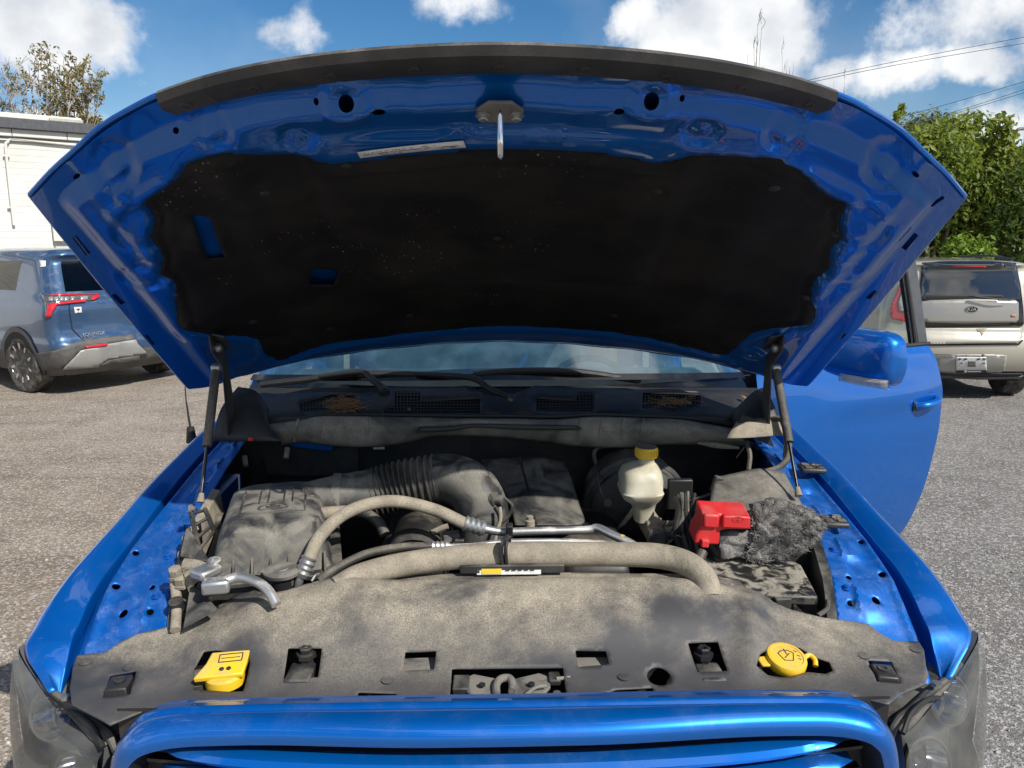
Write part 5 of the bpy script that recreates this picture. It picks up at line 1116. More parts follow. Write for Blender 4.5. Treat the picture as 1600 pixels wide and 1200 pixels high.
# ---- open driver door ------------------------------------------------------
PHI = R(66); hx, hy = .955, 2.62
dd = Vector((math.sin(PHI), math.cos(PHI), 0)); dn = Vector((math.cos(PHI), -math.sin(PHI), 0))
def D(u, z, w=0): return Vector((hx, hy, 0))+dd*u+dn*w+Vector((0, 0, z))
door = empty('front_door', D(.5, .45)); put(door, truck); door['label'] = 'open blue front door'
def bulge(z): return float(np.interp(z, [.42, .55, .75, .95, 1.10, 1.22, 1.30, 1.36], [-.05, -.022, -.002, .004, .0, -.012, -.030, -.055]))
zs = [.46, .52, .60, .72, .85, .97, 1.06, 1.14, 1.21, 1.27, 1.31, 1.335]
uend = lambda z: float(np.interp(z, [.46, .52, .60, .75, 1.0, 1.15, 1.27, 1.34], [.86, .925, .965, 1.01, 1.045, 1.045, 1.02, .985]))
rows = []
for z in zs:
    e = uend(z); us = [0, .03, .25, .5, .75, e-.04, e-.012, e]
    rows.append([D(u, z, bulge(z)+(.010*math.exp(-((z-1.13-.06*(u-.4))/.028)**2)*sm(.2, .7, u))-(.012 if i in (7,) else .002 if i == 6 else 0)) for i, u in enumerate(us)])
MB().grid(refine(rows, 4, 4)).build('outer_skin', BL, door, thick=.0)
MB().grid([[p-dn*.09 for p in r] for r in rows]).build('inner_trim', IN, door)
edge = [r[-1] for r in rows]; MB().grid([edge, [p-dn*.09 for p in edge]]).build('door_edge', BL, door)
bot = rows[0]; MB().grid([bot, [p-dn*.09 for p in bot]]).build('door_bottom', BL, door)
# window frame and glass
wt = [(.06, 1.335), (.34, 1.60), (.62, 1.79), (.80, 1.80), (.955, 1.78), (.985, 1.34)]
wi = lambda z: -.055-(z-1.335)*.22
MB().tube([D(u, z, wi(z)-.02) for u, z in wt[:5]], .020, 10, 5, flat=1).build('window_frame', M['black'], door)
MB().prism([D(u, z, wi(z)) for u, z in [(.925, 1.338), (.988, 1.338), (.975, 1.56), (.955, 1.80), (.895, 1.80), (.91, 1.56)]], -dn*.05).build('pillar_applique', simple('satin_black_applique', (.055, .058, .065), .45), door, bevel=.006)
MB().tube([D(.905, 1.335, wi(1.335)+.003), D(.895, 1.56, wi(1.56)+.003), D(.875, 1.79, wi(1.79)+.003)], .008, 8, 4).build('glass_channel', M['black'], door)
MB().tube([D(.02, 1.345, -.05), D(.5, 1.342, -.05), D(.985, 1.342, -.05)], .009, 8, 3).build('belt_seal', M['black'], door)
gl = [(.06, 1.335), (.34, 1.60), (.62, 1.79), (.88, 1.79), (.91, 1.335)]
MB().add([D(u, z, wi(z)-.012) for u, z in gl], [(0, 1, 2, 3, 4)]).build('window_glass', M['glass'], door, smooth=False)
# handle
hz = 1.098; mb = MB()
MB().tube([D(.86, hz-.006, .004), D(.885, hz-.002, .028), D(.92, hz+.002, .034), D(.965, hz+.010, .030), D(.995, hz+.018, .008)], [.015, .017, .017, .016, .013], 14, 6).build('door_handle', BL, door)
MB().lathe([(.034, -.002), (.032, .003), (.028, .001), (.004, -.004)], D(.945, hz+.012, .000), dn, 24, sx=1.3).build('handle_recess', BL, door)
MB().prism([D(u, z, .003) for u, z in [(.845, hz-.028), (.96, hz-.022), (.965, hz-.012), (.845, hz+.016)]], dn*.006).build('handle_shadow_plate', M['plast'], door, bevel=.003)  # dark plate stands in for the handle's shadow on the door skin
MB().lathe([(.008, 0), (.008, .004), (.004, .005)], D(1.012, hz+.014, -.004), dn, 14).build('lock_barrel', M['chrome'], door)
# mirror
ml, md = dn, -dd                                     # long axis, forward-facing shell direction
mcn = P(1352, 553, 'y', 2.43); rows = []
secs = [(-.155, .055, .070, .0), (-.12, .075, .085, .0), (-.05, .086, .092, 0), (.05, .090, .092, -.004), (.11, .086, .084, -.006), (.14, .070, .066, -.008), (.150, .048, .045, -.010), (.156, .024, .024, -.011), (.1575, .004, .004, -.011)]
for l, h, d, dz in secs:
    ring_ = []
    for k in range(17):
        a = -math.pi/2+math.pi*k/16; ca, sa = math.cos(a), math.sin(a)
        ring_.append(mcn+ml*l+md*(d*abs(ca)**.45*.9)+Vector((0, 0, dz+h*math.copysign(abs(sa)**.6, sa))))
    rows.append(ring_)
mirr = MB().grid(refine(rows, 4, 2)).build('mirror_shell', BL, door)
MB().grid([[r[0].lerp(r[-1], k/4)+md*.004 for k in range(5)] for r in rows]).build('mirror_back', M['black'], door)
MB().add([mcn+ml*a-md*.002+Vector((0, 0, b)) for a, b in ((-.11, -.065), (.12, -.065), (.13, .06), (-.11, .065))], [(0, 1, 2, 3)]).build('mirror_glass', M['chrome'], door, smooth=False)
rows = []
for l in np.linspace(-.025, .140, 9):
    d = float(np.interp(l, [-.03, .05, .11, .14], [.088, .088, .081, .064])); rows.append([mcn+ml*l+md*(d*.72)+Vector((0, 0, -.094)), mcn+ml*l+md*(d*.98)+Vector((0, 0, -.088)), mcn+ml*l+md*(d*.99+.002)+Vector((0, 0, -.074)), mcn+ml*l+md*(d*.93)+Vector((0, 0, -.064))])
MB().grid(rows).build('mirror_signal', M['amber'], door, thick=.002)
MB().grid([[p-md*.01+Vector((0, 0, .002)) for p in r] for r in rows]).build('signal_backing', M['chrome'], door)
MB().tube([D(.12, 1.36, -.03), D(.14, 1.40, .05), mcn-ml*.13+md*.03+Vector((0, 0, -.05))], [.04, .035, .04], 12, 4, flat=.7).build('mirror_arm', M['black'], door)
# ---- debris on the cowl ----------------------------------------------------
def needles(px, py, n, w, h, label):
    mb = MB(); r = random.Random(px)
    for k in range(n):
        x, y = px+r.gauss(0, w), py+r.gauss(0, h)*1.0; c = cw(x, min(max(y, 622), 648))+Vector((0, -.006, .006+r.random()*.014))
        a = r.uniform(0, math.pi); d = Vector((math.cos(a), .4*math.sin(a), r.uniform(-.35, .35)))*r.uniform(.012, .034)
        mb.tube([c-d, c+Vector((0, 0, r.uniform(-.004, .006))), c+d], .0008, 4, 2, cap=False)
    tag(mb.build('pine_needles', M['needle'], None), label, 'pine needles', kind='stuff')
needles(538, 638, 150, 13, 5, 'clump of dry brown pine needles on the cowl vent below the passenger wiper')
needles(1052, 634, 60, 15, 4, 'thin clump of dry pine needles on the cowl vent below the driver wiper')
def leaf(px, py, s, rz, label):
    c = cw(px, py)+Vector((0, -.01, .014)); rot = rotz(rz) @ rotx(25)
    prof = [(0, -1), (.45, -.45), (.6, 0), (.4, .5), (0, 1), (-.4, .5), (-.6, 0), (-.45, -.45)]
    V = [c+rot @ Vector((a*s, b*s, .25*s*abs(a)+.1*s*b*b)) for a, b in prof]+[c]
    tag(mesh('dry_leaf', V, [(8, i, (i+1) % 8) for i in range(8)], M['leaf_dry'], thick=.0006), label, 'leaf')
leaf(797, 630, .014, 20, 'small curled rusty leaf caught at the wiper pivot')
leaf(1045, 632, .018, 70, 'larger dry brown leaf lying among the pine needles'); leaf(1080, 628, .010, 110, 'small dry leaf at the end of the driver side vent')
leaf(1160, 626, .011, 40, 'reddish dry leaf at the driver side end of the cowl'); leaf(640, 645, .009, 10, 'pale leaf stalk standing on the middle cowl vent')
# ================================================================== parked cars
def car_shell(root, levels, L, org, head, zones, mats, nside=14):
    """levels: (z, half width, rear y, front y, corner radius). zones(zmid, q, y) -> part name"""
    H = Vector((math.cos(head), math.sin(head), 0)); LF = Vector((-H.y, H.x, 0)); org = Vector(org)
    W_ = lambda x, y, z: org+LF*(-x)+H*y+Vector((0, 0, z))       # x to the right of the car
    zs = crs([l[0] for l in levels], 3); lv = [crs([l[k] for l in levels], 3) for k in range(1, 5)]
    def outline(i):
        w, yr, yf, r = lv[0][i], lv[1][i], lv[2][i], lv[3][i]; r = max(.02, min(r, w*.6)); pts = []
        for k in range(7): x = (w-r)*k/6; pts.append((x, yr+.10*(x/.9)**2))
        y0 = yr+.10*((w-r)/.9)**2
        for k in range(1, 6): a = math.pi/2*k/6; pts.append((w-r+r*math.sin(a), y0+r*(1-math.cos(a))))
        ys, ye = y0+r, yf-.35
        for k in range(nside+1): t = k/nside; y = ys+(ye-ys)*t; pts.append((w-.02*sm(.7, 1, t), y))
        for k in range(1, 6): a = math.pi/2*k/5; pts.append(((w-.02)*(1-.55*(1-math.cos(a)))-.0, ye+.30*math.sin(a)))
        xl = pts[-1][0]
        for k in range(1, 4): pts.append((xl*(1-k/3), ye+.30+.05*k/3))
        return pts
    O = [outline(i) for i in range(len(zs))]; n = len(O[0]); parts = {}
    allv, allf = [], []
    for s in (1, -1):
        for i in range(len(zs)-1):
            for q in range(n-1):
                zm = (zs[i]+zs[i+1])/2; nm = zones(zm, q, O[i][q][1], s)
                idx = [(i, q), (i, q+1), (i+1, q+1), (i+1, q)]
                if s < 0: idx = idx[::-1]
                d = parts.setdefault((nm, s if nm == 'side_window' else 0), ({}, []))
                f = []
                for (a, b) in idx:
                    key = (a, b, s if b not in (0, n-1) else 0)
                    if key not in d[0]: d[0][key] = len(d[0])
                    f.append(d[0][key])
                d[1].append(tuple(f))
                k = len(allv); allv += [W_(O[a][b][0]*s, O[a][b][1], zs[a]) for a, b in idx]; allf.append((k, k+1, k+2, k+3))
    # roof cap
    top = [W_(x, y, zs[-1]) for x, y in O[-1]]+[W_(-x, y, zs[-1]) for x, y in O[-1][::-1][1:-1]]
    c = sum(top, Vector())/len(top)+Vector((0, 0, .02))
    for (nm, _s), (d, f) in parts.items():
        V = [W_(O[a][b][0]*(s or 1), O[a][b][1], zs[a]) for (a, b, s) in d]
        mesh(nm, V, f, mats[nm], root, sharp=40)
    inner = [c+(p-c)*.5+Vector((0, 0, .012)) for p in top]; m = len(top)
    mesh('roof', top+inner+[c], [(i, (i+1) % m, m+(i+1) % m, m+i) for i in range(m)]+[(m+i, m+(i+1) % m, 2*m) for i in range(m)], mats['body'], root, sharp=0)
    k = len(allv); allv += top+[c]; allf += [(k+i, k+(i+1) % m, k+m) for i in range(m)]
    return W_, BVHTree.FromPolygons(allv, allf), H, LF
def patch(name, bvh, poly, mat, parent, off=.012, step=4, thick=.01, dist=9):
    c = sum((Vector(p) for p in poly), Vector((0, 0)))/len(poly)
    def fn(x, y):
        d = ray(x, y).normalized(); h = bvh.ray_cast(CAM, d)
        if h[0] is None: h = bvh.find_nearest(CAM+d*dist)
        n = h[1] if h[1].dot(d) < 0 else -h[1]
        return h[0]+n*off
    return sheet(name, [Vector(p) for p in poly], [], fn, step, mat, parent, thick=thick, off=0, sharp=50)
def wheel(root, W_, x, y, H, LF, r, rimmat, name='wheel', spokes=10):
    c = W_(x, y, r); s = 1 if x > 0 else -1; ax = LF*(-s)
    w = empty(name, c); put(w, root)
    MB().lathe([(r*.66, -.10), (r*.92, -.115), (r, -.09), (r*1.0, .075), (r*.93, .105), (r*.72, .11), (r*.66, .10)], c, ax, 40).build('tyre', TY, w)
    MB().lathe([(r*.67, -.06), (r*.70, .10), (r*.67, .105), (r*.64, .07), (r*.62, -.05), (.02, -.05)], c, ax, 40).build('rim', M['gloss_black'], w)
    u = Vector((0, 0, 1)); v = ax.cross(u)
    for k in range(spokes):
        a = 2*math.pi*k/spokes; d = u*math.cos(a)+v*math.sin(a); t = u*-math.sin(a)+v*math.cos(a)
        MB().prism([c+ax*.07+d*(r*.12)+t*.016, c+ax*.07+d*(r*.12)-t*.016, c+ax*.095+d*(r*.66)-t*.021, c+ax*.095+d*(r*.66)+t*.010], ax*.014).build('spoke', rimmat, w, bevel=.003)
    MB().lathe([(.05, .05), (.05, .095), (.03, .1), (.001, .1)], c, ax, 20).build('hub_cap', rimmat, w)
def arch(root, W_, x, y, r, mat, bvh, LF, wdt=.06):
    """cladding arch band and a dark wheel-house disc set just outside the shell"""
    s = 1 if x > 0 else -1; xo = W_(x, y, 0); outer = []; inner = []
    for k in range(25):
        a = math.pi*(-.10+1.2*k/24)
        for rad, lst in ((r+wdt, outer), (r, inner)):
            yy_ = y+rad*math.cos(a); zz = .36+rad*math.sin(a)
            p = W_(s*1.6, yy_, max(.22, zz)); h = bvh.ray_cast(p, LF*s if True else LF)
            lst.append((h[0] if h[0] is not None else W_(x, yy_, max(.22, zz)))-LF*(s*.014))
    MB().grid([outer, inner, [p+LF*(s*.05) for p in inner]]).build('wheel_arch', mat, root)
    cpt = sum(inner, Vector())/25
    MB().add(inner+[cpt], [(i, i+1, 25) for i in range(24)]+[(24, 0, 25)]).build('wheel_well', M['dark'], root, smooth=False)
TY = dusty('tyre_rubber', (.022, .022, .022), .75, .75, 12, False, dust=(.24, .21, .175), lo=.35, hi=.7, seed=21)
CLAD = dusty('grey_cladding', (.055, .054, .053), .5, .6, 8, False, dust=(.21, .195, .175), lo=.3, hi=.75, seed=22)
SILV = dusty('silver_bumper_trim', (.30, .30, .29), .4, .4, 8, True, metal=.3, dust=(.3, .28, .25), seed=23)
REDL = simple('red_lamp_lens', (.55, .012, .022), .12, coat=1); CLRL = simple('clear_lamp_lens', (.34, .33, .33), .15, metal=.4, coat=1)
# ---- blue crossover on the left
SB = paint('steel_blue_paint', (.042, .092, .185), .3, metal=.45, rough=.3)
hd = R(147); ec_ = P(50, 612, 'z', 0); H_ = Vector((math.cos(hd), math.sin(hd), 0)); L_ = Vector((-H_.y, H_.x, 0))
org = ec_-L_*.84-H_*.92; org.z = 0
suv = tag(empty('parked_crossover', org), 'steel blue crossover with grey cladding parked beside the white building', 'crossover')
EQ = [(.24, .84, .22, 4.50, .25), (.36, .89, .07, 4.58, .22), (.50, .915, .01, 4.62, .20), (.62, .925, .0, 4.63, .18), (.70, .92, .055, 4.62, .16), (.84, .925, .075, 4.58, .16), (.98, .925, .065, 4.46, .16), (1.07, .905, .08, 4.1, .17), (1.13, .875, .13, 3.62, .18), (1.18, .85, .18, 3.45, .18), (1.36, .785, .32, 3.05, .17), (1.50, .73, .41, 2.75, .16), (1.57, .69, .36, 2.55, .16), (1.62, .63, .40, 2.35, .18), (1.645, .52, .52, 2.2, .2)]
def eqz(z, q, y, s):
    if z < .50: return 'cladding'
    if 1.22 < z < 1.57:
        if q <= 5: return 'rear_window'
        if q >= 27: return 'windscreen'
        if 12 <= q and y > .95 and y < 3.0: return 'side_window'
    return 'body'
EQ = [(z*(1+.05*sm(.6, 1.4, z)),)+r for z, *r_ in EQ for r in [tuple(r_)]]
W_, bv, Hh, Lf = car_shell(suv, EQ, 4.65, org, hd, eqz, {'cladding': CLAD, 'body': SB, 'rear_window': M['privacy'], 'windscreen': M['privacy'], 'side_window': M['privacy']})
for x in (.86, -.86):
    for y in (.92, 3.68):
        arch(suv, W_, x, y, .385, CLAD, bv, Lf); wheel(suv, W_, x*.955, y, Hh, Lf, .365, M['alu'])
MB().box(W_(0, 2.3, .30), (1.5, 4.0, .15), Matrix.Rotation(hd-math.pi/2, 3, 'Z')).build('underbody', M['dark'], suv)
zq = lambda pts, x0=0, y0=370, k=4.8: [(x0+a/k, y0+b/k) for a, b in pts]
lampd = simple('smoked_lamp', (.10, .09, .09), .15, metal=.3, coat=1)
patch('tail_lamp', bv, zq([(318, 440), (520, 432), (750, 428), (745, 455), (700, 480), (520, 492), (430, 505), (400, 560), (385, 600), (350, 612), (345, 560), (340, 500)]), lampd, suv, .010)
patch('tail_lamp_red', bv, zq([(372, 508), (420, 500), (520, 488), (640, 478), (640, 490), (520, 502), (428, 514), (400, 560), (388, 596), (356, 604), (352, 585), (362, 540)]), REDL, suv, .022, 3)
patch('tail_lamp_red', bv, zq([(690, 455), (742, 436), (735, 462), (700, 480), (680, 480)]), REDL, suv, .022, 3)
patch('tail_lamp_red', bv, zq([(372, 445), (520, 437), (740, 432), (740, 437), (520, 444), (374, 452)]), REDL, suv, .020, 2)
for k in range(4): patch('tail_lamp_clear', bv, zq([(372+k*36, 460), (402+k*36, 458), (402+k*36, 486), (372+k*36, 488)]), CLRL, suv, .022, 3)
patch('tail_lamp_clear', bv, zq([(528, 455), (555, 455), (555, 482), (528, 484)]), CLRL, suv, .022, 3); patch('tail_lamp_clear', bv, zq([(600, 455), (660, 452), (650, 476), (600, 480)]), CLRL, suv, .022, 3)
patch('bumper_trim', bv, zq([(600, 850), (820, 800), (1010, 770), (1025, 800), (1100, 870), (1040, 880), (800, 915), (735, 965), (470, 985)]), SILV, suv, .022)
patch('bumper_insert', bv, zq([(740, 958), (805, 918), (1035, 882), (1040, 925)]), CLAD, suv, .030)
patch('bumper_reflector', bv, zq([(628, 822), (805, 798), (790, 815), (640, 832)]), REDL, suv, .034, 3)
patch('bumper_cladding', bv, zq([(290, 870), (420, 850), (560, 800), (640, 770), (1000, 735), (1010, 770), (815, 800), (600, 850), (470, 985), (330, 1000)]), CLAD, suv, .014)
patch('dealer_sticker', bv, zq([(553, 528), (608, 526), (612, 570), (558, 572)]), M['paper'], suv, .012, 3, .002); patch('sticker_mark', bv, zq([(566, 540), (598, 538), (584, 556)]), M['ink'], suv, .016, 2, .002)
GAP = simple('panel_gap', (.008, .01, .014), .8)
patch('tailgate_gap', bv, zq([(515, 430), (522, 430), (524, 560), (545, 690), (620, 768), (614, 772), (538, 694), (516, 560)]), GAP, suv, .006, 2, .002)
patch('quarter_sticker', bv, zq([(300, 178), (345, 180), (345, 225), (305, 232)]), M['paper'], suv, .010, 3, .002)
a_, b_ = P(128, 524, 'y', 9.0), P(165, 521, 'y', 9.2)
h0 = bv.ray_cast(CAM, ray(146, 522).normalized())
if h0[0] is not None:
    n_ = h0[1] if h0[1].dot(ray(146, 522)) < 0 else -h0[1]; xd = -Lf; yd = n_.cross(xd)*-1
    yd = Vector((0, 0, 1)); text_mesh('model_lettering', 'EQUINOX', .058, M['alu'], suv, h0[0]+n_*.012, xd, (yd-n_*yd.dot(n_)), .004)
# ---- silver boxy hatchback on the right
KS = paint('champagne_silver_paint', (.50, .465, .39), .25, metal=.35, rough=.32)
hk = R(90-12); ko = P(1517, 480, 'y', 8.05); ko.z = 0
kia = tag(empty('parked_hatchback', ko), 'champagne silver boxy hatchback facing away in front of the green shrubs', 'hatchback')
KL = [(.26, .78, .20, 3.9, .22), (.36, .84, .08, 4.0, .2), (.50, .87, .0, 4.05, .18), (.64, .88, -.02, 4.06, .16), (.74, .885, .0, 4.05, .14), (.80, .88, .05, 4.0, .13), (.95, .875, .06, 3.9, .13), (1.05, .86, .07, 3.6, .14), (1.12, .84, .085, 3.1, .15), (1.20, .815, .105, 2.95, .16), (1.38, .745, .16, 2.6, .17), (1.50, .695, .20, 2.4, .18), (1.545, .665, .17, 2.3, .18), (1.575, .61, .22, 2.2, .2), (1.59, .50, .32, 2.1, .2)]
def kz(z, q, y, s):
    if 1.19 < z < 1.50:
        if q >= 27: return 'windscreen'
        if q >= 12 and .55 < y < 2.3: return 'side_window'
    if z < .36: return 'cladding'
    return 'body'
KC = simple('dark_valance', (.02, .02, .021), .6)
W_, bk, Hk, Lk = car_shell(kia, KL, 4.1, ko, hk, kz, {'cladding': KC, 'body': KS, 'windscreen': M['privacy'], 'side_window': M['privacy']})
for x in (.80, -.80):
    for y in (.70, 3.2):
        arch(kia, W_, x, y, .36, KC, bk, Lk, .03); wheel(kia, W_, x*.95, y, Hk, Lk, .325, M['alu'], spokes=5)
MB().box(W_(0, 2.0, .30), (1.4, 3.4, .15), Matrix.Rotation(hk-math.pi/2, 3, 'Z')).build('underbody', M['dark'], kia)
kq = lambda pts: [(1330+a/4.615, 380+b/4.615) for a, b in pts]
mirx = lambda pts: [(2*1517-a, b) for a, b in pts]
patch('tailgate_glass', bk, kq([(510, 145), (700, 138), (1000, 138), (1185, 148), (1215, 300), (1235, 470), (1240, 580), (1225, 600), (560, 610), (470, 600), (480, 400), (500, 250)]), M['gloss_black'], kia, .010, 5)
def kwin():
    t = NT('reflective_rear_glass'); t.bsdf(color=(.012, .014, .016), rough=.02, coat=1, spec=.9); return t.m
patch('rear_window', bk, kq([(520, 150), (700, 143), (1000, 143), (1178, 153), (1205, 300), (1215, 408), (545, 405), (500, 400)]), kwin(), kia, .016, 6)
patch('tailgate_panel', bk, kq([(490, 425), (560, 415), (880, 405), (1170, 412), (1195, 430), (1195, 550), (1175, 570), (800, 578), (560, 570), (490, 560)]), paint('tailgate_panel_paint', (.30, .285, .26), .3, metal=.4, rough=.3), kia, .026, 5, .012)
patch('lower_tailgate', bk, kq([(480, 615), (560, 612), (1215, 612), (1228, 640), (1222, 690), (1195, 718), (560, 728), (480, 725)]), KS, kia, .020, 5, .012)
patch('bumper_gap', bk, kq([(480, 728), (1200, 722), (1235, 690), (1238, 700), (1205, 735), (480, 740)]), GAP, kia, .012, 3, .002)
RUST = NT('rust_streak'); nz = RUST.noise(18, 5); RUST.bsdf(color=RUST.mix(RUST.mr(nz, .4, .62), (.40, .385, .345), (.30, .14, .03)), rough=.7)
patch('rust_streak', bk, kq([(895, 618), (970, 616), (955, 640), (945, 668), (935, 680), (922, 650), (905, 640)]), RUST.m, kia, .028, 2, .001)
patch('plate_recess', bk, kq([(628, 812), (760, 800), (1000, 800), (1115, 806), (1120, 830), (1105, 905), (1080, 925), (740, 935), (640, 925), (630, 900)]), paint('plate_recess_paint', (.34, .33, .30), .4, metal=.2, rough=.4), kia, .012, 5, .004)
patch('dealer_plate', bk, kq([(752, 815), (965, 815), (972, 915), (752, 918)]), M['paper'], kia, .026, 3, .006)
patch('plate_banner', bk, kq([(752, 902), (970, 900), (970, 918), (752, 920)]), M['ink'], kia, .034, 2, .003)
for x in (765, 805, 900, 940): patch('plate_slot', bk, kq([(x, 822), (x+24, 822), (x+22, 832), (x, 832)]), M['ink'], kia, .032, 2, .002)
patch('plate_square', bk, kq([(835, 840), (892, 840), (892, 878), (835, 878)]), M['steel'], kia, .032, 2, .002)
for x in (770, 930): patch('plate_arrow', bk, kq([(x, 854), (x+26, 850), (x+26, 860)]), M['ink'], kia, .032, 2, .002)
patch('plate_print', bk, kq([(808, 902), (826, 902), (826, 916), (808, 916)]), M['paper'], kia, .038, 1.5, .001)
for k in range(9): patch('plate_print', bk, kq([(832+k*11, 906), (840+k*11, 906), (840+k*11, 913), (832+k*11, 913)]), M['paper'], kia, .038, 1, .001)
patch('valance', bk, kq([(470, 940), (1230, 932), (1246, 950), (1240, 985), (1210, 1000), (470, 1000)]), KC, kia, .012, 5)
patch('valance_lip', bk, kq([(470, 965), (1200, 950), (1235, 946), (1235, 962), (470, 982)]), simple('grey_lip', (.10, .10, .10), .5), kia, .022, 3)
def cpatch(name, poly, mat, off, sgn):
    def fn(x, z):
        h = bk.ray_cast(W_(sgn*x, -2, z), Hk); p = h[0] if h[0] is not None else W_(sgn*x, .3, z); return p-Hk*off
    return sheet(name, [Vector(p) for p in poly], [], fn, .03, mat, kia, thick=.01, off=0, sharp=50)
cpatch('high_stop_lamp', [(-.17, 1.535), (.17, 1.535), (.17, 1.512), (-.17, 1.512)], REDL, .02, 1)
for sg in (-1, 1):
    cpatch('tail_lamp', [(.60, 1.34), (.655, 1.37), (.70, 1.30), (.76, 1.14), (.80, 1.02), (.77, .93), (.63, .90), (.62, 1.0)], REDL, .014, sg)
    cpatch('tail_lamp_clear', [(.635, 1.28), (.67, 1.28), (.715, 1.12), (.70, 1.03), (.65, 1.02)], simple('lamp_centre', (.45, .45, .42), .2, coat=1), .028, sg)
# wiper, badge
MB().tube([W_(.02, .02, 1.205), W_(.24, .0, 1.178), W_(.40, .02, 1.165)], [.012, .010, .006], 8, 4).build('rear_wiper', M['black'], kia)
hb = bk.ray_cast(CAM, ray(1516, 483).normalized()); nk = hb[1] if hb[1].dot(ray(1516, 483)) < 0 else -hb[1]; nk = Vector((nk.x, nk.y, 0)).normalized(); xk = -Lk
bc_ = hb[0]+nk*.034
badge = MB().lathe([(.038, 0), (.038, .004), (.036, .007), (.034, .004), (.001, .004)], bc_, nk, 36)
for i, v in enumerate(badge.v):
    r_ = v-bc_; badge.v[i] = bc_+xk*r_.dot(xk)*1.75+Vector((0, 0, r_.z))+nk*r_.dot(nk)
badge.build('badge', M['gloss_black'], kia)
mb = MB(); mb.tube([bc_+nk*.006+xk*(.063*math.cos(a))+Vector((0, 0, .036*math.sin(a))) for a in np.linspace(0, 2*math.pi, 37)], .0035, 6, raw=True, cap=False); mb.build('badge_ring', M['alu'], kia)
text_mesh('badge_lettering', 'KIA', .062, M['alu'], kia, bc_+nk*.0065, xk, (0, 0, 1), .003)
patch('tailgate_sticker', bk, kq([(1140, 515), (1175, 515), (1175, 530), (1140, 530)]), simple('sticker_orange', (.55, .16, .08), .5), kia, .040, 2, .001)
MB().tube([W_(-.35, 1.0, 1.60), W_(-.35, 1.1, 1.66), W_(-.35, .78, 1.80)], .006, 8, 3).build('roof_antenna', M['black'], kia)
for s in (-1, 1): MB().tube([W_(s*.60, .55, 1.60), W_(s*.61, 1.2, 1.635), W_(s*.58, 2.0, 1.61)], .016, 8, 4).build('roof_rail', M['plast'], kia)
# ================================================================== white building
BW = NT('white_painted_wall'); n1 = BW.noise(1.3, 5); n2 = BW.noise(30, 4)
BW.bsdf(color=BW.mix(BW.mr(n1, .4, .75), (.66, .65, .61), (.57, .555, .515)), rough=.8, normal=BW.bump(n2, .2, .01))
d_ = Vector((math.sin(R(57)), math.cos(R(57)), 0)); nb = Vector((d_.y, -d_.x, 0))           # nb faces the lot
A0 = P(0, 211, 'y', 13.0); topz = A0.z; A0.z = 0; s0, s1 = -9.0, 7.2
bld = tag(empty('white_building', A0+nb*-2.5), 'low white painted building with dark roof edge behind the blue crossover', 'building')
rm = Matrix((d_, -nb, Vector((0, 0, 1)))).transposed()
def bbox(nm, a, b, o0, o1, z0, z1, mat, bevel=0): return MB().box(A0+d_*((a+b)/2)+nb*((o0+o1)/2)+Vector((0, 0, (z0+z1)/2)), (b-a, abs(o1-o0), z1-z0), rm).build(nm, mat, bld, bevel=bevel)
bbox('wall', s0, s1, -6, 0, -.05, topz, BW.m)
k = 0; z = 0; rw = random.Random(2)
while z+.10 <= topz-.02:
    bbox('wall_course', s0-.01, s1+.01, 0, .013+rw.uniform(0, .003), z+.0010, z+.1042, BW.m, .003); z += .105; k += 1
RF = simple('roof_felt_edge', (.075, .078, .088), .8, var=.2); OW = simple('off_white_trim', (.62, .60, .54), .7)
tz = topz
bbox('gutter_board', s0-.1, s1+.1, 0, .12, tz-.02, tz+.10, BW.m, .01); bbox('roof_edge', s0-.15, s1+.15, -6.1, .20, tz+.10, tz+.27, RF, .01)
bbox('trim_strip', s0-.05, s1+.05, 0, .07, tz-.085, tz-.05, BW.m, .005)
bbox('roof_coping', s0, 1.2, -.6, .10, tz+.27, tz+.36, OW, .01); bbox('roof_coping', .72, 1.22, -.3, .14, tz+.273, tz+.33, simple('coping_grey', (.4, .39, .34), .7), .01)
for a in (.16, .95, 1.75): bbox('board_joint', a, a+.012, .12, .124, tz-.02, tz+.10, RF)
def bw(px, py, off=.06):
    d = ray(px, py); o = A0+nb*off; t = (o-CAM).dot(nb)/d.dot(nb); return CAM+d*t
MB().tube([bw(22, 352), bw(16, 300), bw(9, 232), bw(12, 222), bw(20, 217), bw(60, 221), bw(150, 230), bw(260, 240)], .022, 8, 5).build('conduit', BW.m, bld)
for p in ((10, 243), (17, 324)): MB().box(bw(*p), (.09, .03, .03), rm).build('conduit_strap', OW, bld)
MB().box(bw(95, 358), (.25, .10, .42), rm).build('wall_vent', OW, bld, bevel=.01)
# ================================================================== vegetation
def leafmat(name, a, b, tr=.35):
    t = NT(name); n = t.noise(.9, 4); v = t.voro(9, 'Color'); f = t.ma('ADD', t.mr(n, .35, .65, 0, .6), t.ma('MULTIPLY', t.sep(v)[0], .4))
    c = t.mix(f, a, b); d = t.N.new('ShaderNodeBsdfPrincipled'); t.val(d.inputs['Base Color'], c); d.inputs['Roughness'].default_value = .5; d.inputs['Specular IOR Level'].default_value = .3
    tl = t.N.new('ShaderNodeBsdfTranslucent'); t.val(tl.inputs[0], t.mix(.5, c, (.30, .38, .04))); m = t.N.new('ShaderNodeMixShader'); m.inputs[0].default_value = tr
    t.L.new(d.outputs[0], m.inputs[1]); t.L.new(tl.outputs[0], m.inputs[2]); t.L.new(m.outputs[0], t.out.inputs[0]); return t.m
LG = leafmat('green_leaves', (.095, .145, .024), (.285, .315, .055), .42); LD = leafmat('dark_leaves', (.035, .072, .018), (.11, .155, .032)); LB = leafmat('bright_leaves', (.13, .22, .025), (.22, .32, .045))
